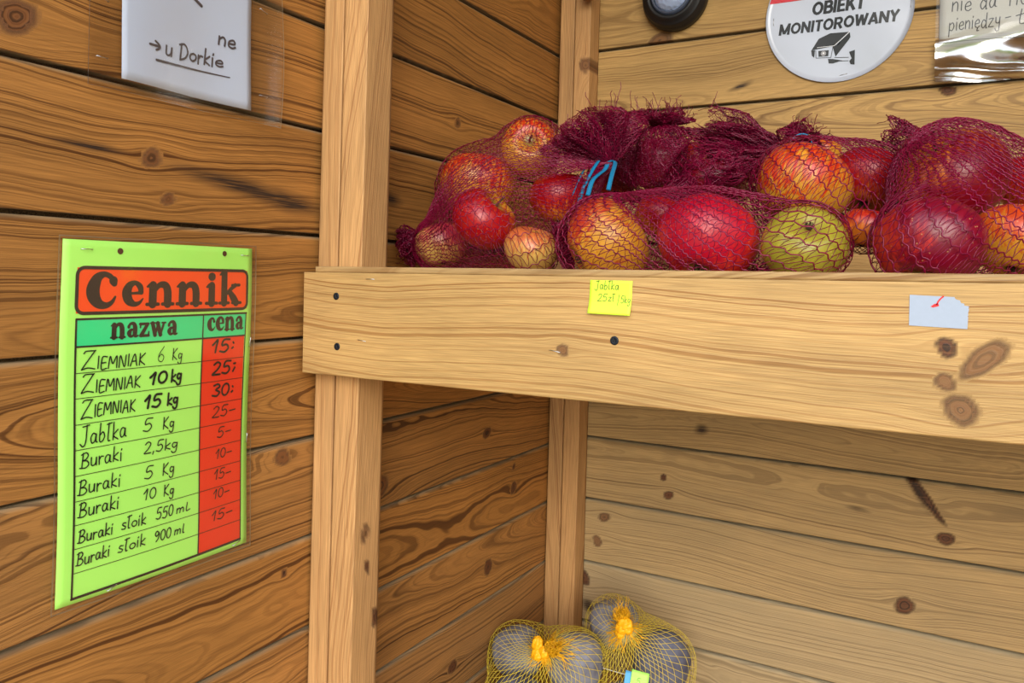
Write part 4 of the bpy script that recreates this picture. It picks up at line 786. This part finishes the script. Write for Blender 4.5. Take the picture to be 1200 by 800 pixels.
def raschel(h, nch, step, rng, wave=.0012, chain_r=.00055, zig_r=.00034, th0=.04, th1=3.08, seed=0):
    """chains running from the neck to the far end and threads zigzagging between them"""
    mb = MB(); r_ = np.random.default_rng(seed); fine = 170; th = np.linspace(th0, th1, fine)
    ph_i = np.arange(nch) / nch * 2 * math.pi + r_.normal(0, .16 * 2 * math.pi / nch, nch)
    tw = lambda t, i: ph_i[i % nch] + (2 * math.pi if i >= nch else 0) + .09 * np.sin(2.3 * t + i * .13 + seed) + .10 * np.sin(1.1 * t + seed * 2)
    Ls, Ns = [], []
    for i in range(nch):
        pw = wave / np.maximum(.02, np.sin(th)) / .12; p, d = h.pt(th, tw(th, i) + pw * np.sin(th * 95 + i)); Ls.append(push(p + d * .0006, .0020)); Ns.append(d)
    tubes(mb, Ls, chain_r, Ns, 4, .7)
    Ls, Ns = [], []
    ref, _ = h.pt(th, tw(th, 0)); ln = np.linalg.norm(np.diff(ref, axis=0), axis=1).sum()
    for i in range(nch):
        tq = np.linspace(th0, th1, 240); pq, _ = h.pt(tq, tw(tq, i)); sl = np.concatenate([[0], np.cumsum(np.linalg.norm(np.diff(pq, axis=0), axis=1))])
        m = int(sl[-1] / step * r_.uniform(.95, 1.05)); tz = np.interp(np.linspace(0, sl[-1], m) + r_.normal(0, .16 * step, m), sl, tq)
        a, b = tw(tz, i), tw(tz, i + 1); f = np.where(np.arange(m) % 2, .97, .03); t2 = np.empty(4 * m - 3); p2 = np.empty(4 * m - 3); pz = a + (b - a) * f
        ix = np.arange(4 * m - 3) / 4; t2 = np.interp(ix, np.arange(m), tz); p2 = np.interp(ix, np.arange(m), pz); t2 = t2 + np.interp(ix, np.arange(m), np.gradient(tz)) * .16 * np.sin(ix * math.pi * 2 + i)
        p, d = h.pt(t2, p2); Ls.append(push(p)); Ns.append(d)
    tubes(mb, Ls, zig_r, Ns, 3, .8)
    return mb
def frill(mb, base, d, L, r0, r1, folds, seed, nth=90, rad=.00062, layers=2, rag=.25, bend=None, fray=14, flat=1.0):
    """gathered open end of a net: many crumpled threads flaring from the tie"""
    rng = np.random.default_rng(seed); base = np.asarray(base, float); d = np.asarray(d, float); d = d / np.linalg.norm(d)
    e = np.cross(d, [.2, .9, .1]); e /= np.linalg.norm(e); g = np.cross(d, e); bend = np.zeros(3) if bend is None else np.asarray(bend, float)
    for ly in range(layers):
        ph0 = rng.uniform(0, 6.28); sc_ = 1 - .22 * ly; K = 34
        am = rng.uniform(.12, .32, 4); fr = folds + rng.integers(-2, 3, 4); po = rng.uniform(0, 6.28, 4)
        def surf(t, a):
            w_ = np.clip(sum(am[q] * np.sin(fr[q] * a + po[q] + 2.2 * t * (q - 1.5)) for q in range(4)), -.5, .4)
            rr = (r0 + (r1 - r0) * np.sin(np.clip(t, 0, 1) * 1.75) ** .8) * sc_ * (1 + w_ * np.clip(t * 1.5, 0, 1))
            tt = t * (1 + rag * .5 * np.sin(3 * a + po[0]) + rag * .4 * np.sin(7 * a + po[1]))
            ax_ = tt - .25 * w_ * t
            return base + d * (L * ax_)[..., None] + bend * (t ** 2)[..., None] + (rr * np.cos(a))[..., None] * e + (rr * np.sin(a) * flat)[..., None] * g
        t = np.linspace(0, 1, K); Ls = []
        for i in range(nth): Ls.append(surf(t, i / nth * 6.283 + ph0 + .12 * np.sin(t * 9 + i) + rng.normal(0, .02)) + rng.normal(0, .0006, (K, 3)))
        Ls = [push(p, .0015) for p in Ls]; tubes(mb, Ls, rad, None, 3)
        Ls = []
        for q in range(int(L / .0028)):
            a = np.linspace(0, 6.283, nth * 2); t_ = np.full_like(a, (q + .5) / int(L / .0028)) + .012 * np.where(np.arange(len(a)) % 2, 1, -1); Ls.append(surf(t_, a + ph0) + rng.normal(0, .0005, (len(a), 3)))
        tubes(mb, Ls, rad * .8, None, 3)
        Ls = []
        for q in range(fray):
            a = rng.uniform(0, 6.28); p = surf(np.array([.98]), np.array([a]))[0]; v = d * rng.uniform(.3, 1) + rng.normal(0, .6, 3); tl = np.linspace(0, 1, 6)[:, None]; Ls.append(p + v * .014 * tl + rng.normal(0, .001, (6, 3)) * tl)
        tubes(mb, Ls, rad * .8, None, 3)
ZS = (-.022 + ZC) * S + .0008
def push(p, gap=.0012):
    """threads lie on the fruit, never inside it"""
    for c, R in APOS.values():
        d = p - c; l = np.linalg.norm(d, axis=-1, keepdims=True); p = np.where(l < R + gap, c + d / np.maximum(l, 1e-9) * (R + gap), p)
    return p
def sph(keys, extra=()): return [(APOS[k][0], APOS[k][1] * 1.0) for k in keys] + [(N3(*c), r * S) for c, r in extra]
BAGS = [  # keys, neck point, direction of the chains, chains, step, slack, label
 ('left', ['a1', 'a2', 'a3', 'a4', 'a5', 'a6'], (.432, 1.36, .212), None, 68, .0052, .20, 'red net bag of apples nearest the left wall, gathered end tied with blue string'),
 ('front', ['b1', 'b2', 'b3', 'b4'], (.568, 1.30, .150), eye_dir(-.78, .58, .25), 58, .0042, .12, 'red net bag of apples lying along the rail above the yellow sticky note'),
 ('middle', ['c1', 'c2', 'c6', 'c5'], (.715, 1.55, .239), eye_dir(-.7, .6, .3), 46, .0042, .15, 'red net bag round the big orange striped apple, its neck tied blue behind'),
 ('right', ['d1', 'd2', 'd3', 'd4'], (.935, 1.44, .235), eye_dir(-.7, .65, .25), 58, .0043, .18, 'red net bag of dark red apples at the right end of the shelf'),
 ('rear', ['e1', 'e2', 'e4', 'c3', 'c4'], (.453, 1.57, .318), None, 70, .0050, .3, 'dense bunched red net bag of dark apples behind the others'),
]
for bi, (nm, keys, neck, pole, nch, step, sag, lab) in enumerate(BAGS):
    sp = sph(keys, [(neck, .010)]); cen = np.mean([APOS[k][0] for k in keys], axis=0); npnt = N3(*neck)
    h = Hull(sp, cen, npnt - cen if pole is None else np.array(pole), sag=sag, zmin=ZS, seed=bi, wobble=.0012 if nm != 'rear' else .003, xmin=.002)
    root = empty('net_bag', Vector((cen[0], cen[1], ZS)), lab, 'bag of apples', 'red net bags of apples')
    mb = raschel(h, nch, step, None, seed=bi + 1, chain_r=.0009 if nm != 'left' else .0007, zig_r=.00046)
    link('netting', mb.mesh('netting'), M_net, root)
    ends = []; tie = MB()
    def end(*a, **k): m_ = MB(); frill(m_, *a, **k); ends.append(m_)
    if nm == 'left':
        end(npnt, (-.42, .10, 1), .070, .006, .054, 6, 3, nth=130, layers=3, bend=(-.012, .012, -.012), rag=.15)
        end(N3(.075, 1.27, .065), (-.75, -.3, -.25), .030, .012, .024, 5, 14, nth=70, layers=2, rag=.2, fray=4)
        tubes(tie, [[npnt + .007 * np.array((math.cos(a), math.sin(a), .25 * math.sin(a))) for a in np.linspace(0, 12.6, 40)]], .0010, sides=6)
        for tip, mid, w0 in (((-.030, -.05, -.046), (-.022, -.02, .006), .0012), ((-.016, -.06, -.056), (-.010, -.02, .004), .0028), ((-.004, -.06, -.048), (.0, -.03, -.010), .0034), ((.024, -.06, -.042), (.012, -.02, .0), .0032)):
            L_ = smooth_line([npnt + np.array((0, -.006, .001)), npnt + np.array(mid) * [1, .55, 1], npnt + np.array(tip) * [.9, .75, .55], npnt + np.array(tip)], 7); tubes(tie, [push(L_, .004)], w0, sides=6, flat=.3)
    elif nm == 'middle':
        end(npnt, (-.85, .12, .22), .095, .008, .034, 5, 7, nth=120, layers=3, bend=(-.012, 0, .004), rag=.35, fray=30)
        end(npnt, (.62, -.3, .42), .036, .006, .032, 5, 17, nth=100, layers=3, rag=.2)
        tubes(tie, [[N3(.748, 1.48, .245) + .015 * np.array((math.cos(a) * .9, .3 * math.sin(a), math.sin(a))) for a in np.linspace(.1, 2.9, 22)]], .0024, sides=6, flat=.5)
    elif nm == 'rear':
        end(npnt, (.1, -.1, 1), .016, .010, .038, 6, 9, nth=100, layers=3, rag=.5, fray=36)
        end(N3(.45, 1.52, .19), (0, -.2, 1), .070, .03, .050, 5, 29, nth=84, layers=1, rag=.2, fray=10)
        end(N3(.60, 1.44, .165), (-.2, -.35, .6), .026, .03, .056, 6, 12, nth=120, layers=2, rag=.15, fray=6)
    elif nm == 'front': end(N3(.435, 1.21, .06), (-.5, -.4, -.2), .022, .010, .026, 5, 21, nth=80, layers=3, rag=.2, fray=3)
    elif nm == 'right': end(npnt, (-.6, .5, .0), .025, .006, .026, 5, 25, nth=80, layers=2, rag=.3, fray=8)
    for m_ in ends: link('gathered_end', m_.mesh('gathered_end'), M_net, root)
    if tie.V: tag(link('tie_string', tie.mesh('tie_string'), M_blue, root), 'blue plastic string')

# ------------------------------------------------------------------ beetroot in yellow nets on the floor
M_beet = []
for q, (a, c) in enumerate((((140, 144, 160), (88, 86, 100)), ((152, 154, 168), (104, 102, 114)), ((116, 120, 140), (72, 70, 88)))):
    m, nt, b, _ = new_mat('dusty beetroot'); tc = NN(nt, 'ShaderNodeTexCoord'); n = NN(nt, 'ShaderNodeTexNoise'); n.inputs['Scale'].default_value = 26; n.inputs['Detail'].default_value = 6; LK(nt, tc.outputs['Object'], n.inputs['Vector'])
    r_ = NN(nt, 'ShaderNodeValToRGB'); LK(nt, n.outputs['Fac'], r_.inputs[0]); r_.color_ramp.elements[0].position = .3; r_.color_ramp.elements[1].position = .68; r_.color_ramp.elements[0].color = srgb(*c); r_.color_ramp.elements[1].color = srgb(*a); LK(nt, r_.outputs[0], b.inputs['Base Color']); b.inputs['Roughness'].default_value = .75
    bp = NN(nt, 'ShaderNodeBump'); bp.inputs['Strength'].default_value = .5; bp.inputs['Distance'].default_value = .002; LK(nt, n.outputs['Fac'], bp.inputs['Height']); LK(nt, bp.outputs[0], b.inputs['Normal']); M_beet.append(m)
def beet_mesh(r, seed):
    rng = np.random.default_rng(seed); nph, nth = 36, 44; ph = np.linspace(0, math.pi, nph)[:, None]; th = np.arange(nth)[None] / nth * 2 * math.pi
    f = 1 + .03 * np.sin(3 * th + rng.uniform(0, 6)) * np.sin(ph) + .03 * np.sin(2 * ph * 2 + th + rng.uniform(0, 6)) * np.sin(ph) + .025 * np.cos(2 * th + rng.uniform(0, 6)) * np.sin(ph)
    rad = np.sin(ph); z = np.cos(ph); tail = np.exp(-((math.pi - ph) / .16) ** 2) * .38; top = np.exp(-(ph / .24) ** 2) * .1
    V = np.stack([rad * f * np.cos(th), rad * f * np.sin(th), (z * .93 - tail * .1 + top) * f], 2); V = V / np.linalg.norm(V[4:-6], axis=2).max() * r * .99
    i = np.arange(nph - 1)[:, None] * nth; j = np.arange(nth)[None]; j2 = (j + 1) % nth
    return fast_mesh('beetroot', V.reshape(-1, 3), np.stack([i + j, i + nth + j, i + nth + j2, i + j2], 2).reshape(-1, 4))
M_knot = plain('orange yellow knot', (250, 178, 12), .5, noise=.18, nscale=260, bump=.5)
def diamond(h, nch, turns, rad, th0, th1, seed):
    mb = MB(); th = th0 + (th1 - th0) * np.linspace(0, 1, 150) ** 1.15
    for sg in (1, -1):
        Ls, Ns = [], []
        for i in range(nch):
            p, d = h.pt(th, i / nch * 2 * math.pi + sg * turns * (th - th0) + .05 * np.sin(3 * th + i * .7 + seed)); Ls.append(p); Ns.append(d)
        tubes(mb, Ls, rad, Ns, 4, .6)
    return mb
FL = .0006
BE = [('left yellow net bag', [((.068, 1.72, -.930), .070, 'grey dusty beetroot at the left of the left yellow net bag'), ((.222, 1.715, -.915), .077, 'darker round beetroot at the right of the left yellow net bag'), ((.140, 1.60, -.998), .085, 'beetroot at the front bottom of the left yellow net bag')], (.185, 1.640, -.862), 'yellow net bag of beetroots standing left, before the corner post', (0, -.35, 1)),
      ('right yellow net bag', [((.262, 1.86, -.865), .066, 'grey beetroot at the upper left of the right yellow net bag'), ((.395, 1.84, -.915), .078, 'beetroot at the right of the right yellow net bag, against the back wall'), ((.345, 1.72, -.985), .062, 'beetroot behind the green tag in the right yellow net bag')], (.332, 1.755, -.815), 'yellow net bag of beetroots standing right, green tag on it', (.05, -.35, 1))]
for bi, (nm, bl, neck, lab, nd) in enumerate(BE):
    sp = []
    for q, (c, r, bl_) in enumerate(bl):
        o = link('beetroot', beet_mesh(r * S, 10 * bi + q), M_beet[(q + bi) % 3]); o.location = U(*c); o.rotation_euler = (.5 + q * 1.9, .6 * q, q * 2.0); tag(o, bl_, 'beetroot', 'beetroots in the ' + nm); sp.append((np.array(N3(*c)), r * S * 1.03))
    cen = np.mean([s_[0] for s_ in sp], axis=0); npnt = N3(*neck)
    base_r = [(np.array((cen[0] + dx, cen[1] + dy, .05)), .05) for dx, dy in ((-.05, .02), (.05, .02), (0, -.04))]
    h = Hull(sp + [(npnt, .004)] + base_r, cen, npnt - cen, sag=.16, lift=.0018, zmin=FL, neckdip=.03, seed=bi, xmin=.002)
    root = empty('net_bag', Vector((cen[0], cen[1], 0)), lab, 'bag of beetroots', 'yellow net bags of beetroots')
    mb = diamond(h, 46, .62, .00046, .05, 3.0, bi); link('netting', mb.mesh('netting'), M_ynet, root)
    # gathered knot: swollen loops of net with a short tail of threads
    top, _ = h.pt(np.array([.02]), np.array([0.])); top = top[0]; mb = MB()
    lobes = [((-.012, -.006, .006), (.010, .009, .014)), ((-.010, -.010, -.008), (.010, .009, .011)), ((.003, -.010, -.002), (.008, .008, .011)), ((.001, -.004, -.014), (.007, .007, .012)), ((.013, -.002, .004), (.008, .007, .013))] if bi == 0 else [((.006, -.008, .006), (.013, .010, .011)), ((.000, -.008, -.002), (.010, .009, .011)), ((-.003, -.006, -.013), (.008, .007, .010)), ((.010, -.006, -.003), (.009, .008, .009))]
    for q, (dc, rr) in enumerate(lobes):
        ph = np.linspace(0, math.pi, 22)[:, None]; th = np.arange(28)[None] / 28 * 2 * math.pi; f = 1 + .10 * np.sin(6 * th + 2 * ph + q) * np.sin(ph) + .06 * np.sin(9 * ph + 3 * th)
        V = np.stack([np.sin(ph) * np.cos(th) * f * rr[0], np.sin(ph) * np.sin(th) * f * rr[1], np.cos(ph) * f * rr[2] + 0 * th], 2).reshape(-1, 3) + top + np.array(dc)
        i = np.arange(21)[:, None] * 28; j = np.arange(28)[None]; j2 = (j + 1) % 28; mb.add(V, np.stack([i + j, i + 28 + j, i + 28 + j2, i + j2], 2).reshape(-1, 4))
    link('knot', mb.mesh('knot'), M_knot, root)
    mb = MB(); rng = np.random.default_rng(5 + bi); Ls = []
    for q in range(70):
        a = rng.uniform(0, 6.28); L_ = rng.uniform(.016, .040); th = np.linspace(.02, .12 + L_ * 11, 14); p, d = h.pt(th, a + .25 * np.sin(th * 6 + q)); Ls.append(p + d * (.0016 + .003 * np.exp(-th * 5))[:, None])
    tubes(mb, Ls, .0006, None, 3)
    frill(mb, top + np.array((.006, -.004, .0)), (.45, -.25, .35) if bi == 0 else (-.4, .1, .8), .026, .004, .011, 5, 31 + bi, nth=44, layers=2, rag=.3, rad=.0005, fray=8)
    link('gathered_end', mb.mesh('gathered_end'), mat_thread('bunched yellow net', (238, 178, 24), .45, .25), root)
    if bi == 1:
        ct, _ = h.pt(np.array([1.0]), np.array([0.])); tgt = N3(.388, 1.695, -.905)
        tgr = empty('price_tag', Vector(tgt), 'small neon green sticky tag with blue edge on the right yellow net bag', 'tag')
        fx = np.array((.80, .42, -.22)); fx /= np.linalg.norm(fx); fn = np.array((.30, -.80, .52)); fn -= fx * (fn @ fx); fn /= np.linalg.norm(fn); fz = np.cross(fn, fx); fz = fz if fz[2] > 0 else -fz
        def ptag(Q, extra=0.): Q = np.asarray(Q, float); return tgt + Q[:, :1] * fx + Q[:, 1:2] * fz + fn * (extra + 3.0 * (Q[:, :1] ** 2))
        sheet('paper', -.011, .018, -.016, .016, ptag, M_neon, tgr, 8, 8)
        sheet('blue_edge', -.021, -.011, -.014, .012, lambda Q, e=0.: ptag(Q, e - .0004), plain('sky blue paper', (96, 178, 232), .6), tgr, 6, 6)
        mb = MB(); handwrite(mb, '5', -.002, .005, -.004, .009, .0007, lambda Q: ptag(Q, .0005), seed=2); link('pencil_mark', mb.mesh('pencil_mark'), plain('tag pencil', (92, 150, 50), .6), tgr)
